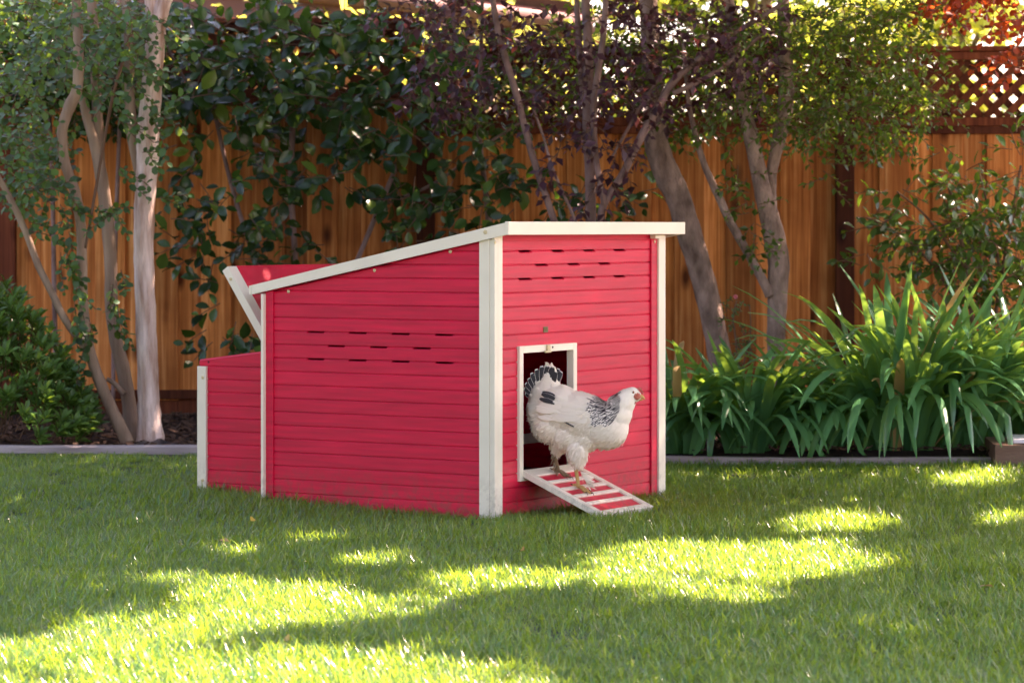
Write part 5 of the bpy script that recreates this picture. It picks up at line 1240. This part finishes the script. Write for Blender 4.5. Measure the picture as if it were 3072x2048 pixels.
# ------------------------------------------------------------------ grass
def grass():
    tufts = []
    for v in range(7):
        p, a, n_, L = [], [], [], []
        vs = []; fs = []; rr = []
        nb = 60
        for i in range(nb):
            r = 0.085*math.sqrt(rnd.random()); th = rnd.random()*6.28; az = rnd.random()*6.28
            h = rnd.uniform(0.024, 0.058)*(1.35 if rnd.random() < 0.15 else 1); w0 = rnd.uniform(0.0011, 0.0024); lean = abs(rnd.gauss(0, 0.75))+0.05; c = Vector((r*math.cos(th), r*math.sin(th), -0.003))
            d = Vector((math.cos(az)*lean, math.sin(az)*lean, 1)).normalized(); s_ = Vector((-math.sin(az), math.cos(az), 0)); b = len(vs); cv = rnd.uniform(0.2, 1.6); q = c.copy()
            fz = rnd.random()
            if rnd.random() < 0.06: fz = 0.97
            else: fz *= 0.86
            for k in range(4):
                f = k/3; ww = w0*(1-f**1.6) if k < 3 else 0
                if k < 3: vs += [tuple(q-s_*ww), tuple(q+s_*ww)]; rr += [fz, fz]
                else: vs.append(tuple(q)); rr.append(fz)
                d = (d+Vector((math.cos(az), math.sin(az), -0.35))*cv*0.3).normalized(); q = q+d*h/3
            fs += [(b, b+1, b+3, b+2), (b+2, b+3, b+5, b+4), (b+4, b+5, b+6)]
        me = bpy.data.meshes.new('grass_tuft'); me.from_pydata(vs, [], fs); at = me.attributes.new('rnd', 'FLOAT', 'POINT'); at.data.foreach_set('value', rr); me.materials.append(M['grass'])
        tufts.append(bpy.data.objects.new('grass_tuft', me))
    pts = []; rot = []; scl = []; idx = []
    def inside_coop(x, y):
        dx, dy = x-CX, y-CY; lx = dx*BX.x+dy*BX.y; ly = dx*AX.x+dy*AX.y
        return (0.04 < lx < FW-0.02 and 0.04 < ly < LW-0.03) or (0.18 < lx < 1.0 and LW-0.05 < ly < 1.27)
    N = 12500; k = 0
    while k < N:
        y = 5.9+(12.45-5.9)*rnd.random(); hw = 0.1707*y+0.9
        x = rnd.uniform(-1, 1)*hw
        if y > kerb_y(x)+0.03 or inside_coop(x, y): continue
        if rnd.random() > 1.1-0.05*(y-6): continue
        cl = 0.5+0.5*math.sin(x*3.1+math.sin(y*2.3)*1.7)*math.sin(y*2.7+1.3*math.sin(x*1.9))
        s_ = (0.72+0.38*cl)*rnd.uniform(0.8, 1.15)
        if x < 0.3:
            s_ *= 1-0.42*max(0, min(1, (y-11.0)/1.2))
            if y > kerb_y(x)-0.16: s_ *= 0.6
        dxr, dyr = x-CX, y-CY; lx = dxr*BX.x+dyr*BX.y; q = -(dxr*AX.x+dyr*AX.y)
        if 0.14 < lx < 0.58 and 0 < q < 0.36: s_ *= 0.55 if q > 0.2 else 0.75
        pts.append((x, y, gz(x, y))); rot.append((rnd.gauss(0, 0.08), rnd.gauss(0, 0.08), rnd.random()*6.28)); scl.append(s_); idx.append(rnd.randrange(7)); k += 1
    me = bpy.data.meshes.new('grass'); me.from_pydata(pts, [], [])
    a = me.attributes.new('rot', 'FLOAT_VECTOR', 'POINT'); a.data.foreach_set('vector', np.array(rot).ravel())
    a = me.attributes.new('scl', 'FLOAT', 'POINT'); a.data.foreach_set('value', scl)
    a = me.attributes.new('idx', 'INT', 'POINT'); a.data.foreach_set('value', idx)
    o = link('grass', me); tag(o, 'short green lawn grass with sunlit and shaded patches', 'grass', kind='stuff')
    g = bpy.data.node_groups.new('grass_scatter', 'GeometryNodeTree')
    g.interface.new_socket('Geometry', in_out='INPUT', socket_type='NodeSocketGeometry'); g.interface.new_socket('Geometry', in_out='OUTPUT', socket_type='NodeSocketGeometry')
    n = g.nodes; l = g.links; gi = n.new('NodeGroupInput'); go = n.new('NodeGroupOutput')
    j = n.new('GeometryNodeGeometryToInstance')
    for tf in tufts:
        oi = n.new('GeometryNodeObjectInfo'); oi.inputs['Object'].default_value = tf; oi.transform_space = 'ORIGINAL'; l.new(oi.outputs['Geometry'], j.inputs[0])
    ip = n.new('GeometryNodeInstanceOnPoints'); l.new(gi.outputs[0], ip.inputs['Points']); l.new(j.outputs[0], ip.inputs['Instance']); ip.inputs['Pick Instance'].default_value = True
    def na(name, dt):
        q = n.new('GeometryNodeInputNamedAttribute'); q.data_type = dt; q.inputs['Name'].default_value = name; return q.outputs[0]
    l.new(na('idx', 'INT'), ip.inputs['Instance Index']); l.new(na('scl', 'FLOAT'), ip.inputs['Scale'])
    e = n.new('FunctionNodeEulerToRotation'); l.new(na('rot', 'FLOAT_VECTOR'), e.inputs[0]); l.new(e.outputs[0], ip.inputs['Rotation'])
    l.new(ip.outputs[0], go.inputs[0])
    md = o.modifiers.new('scatter', 'NODES'); md.node_group = g
grass()
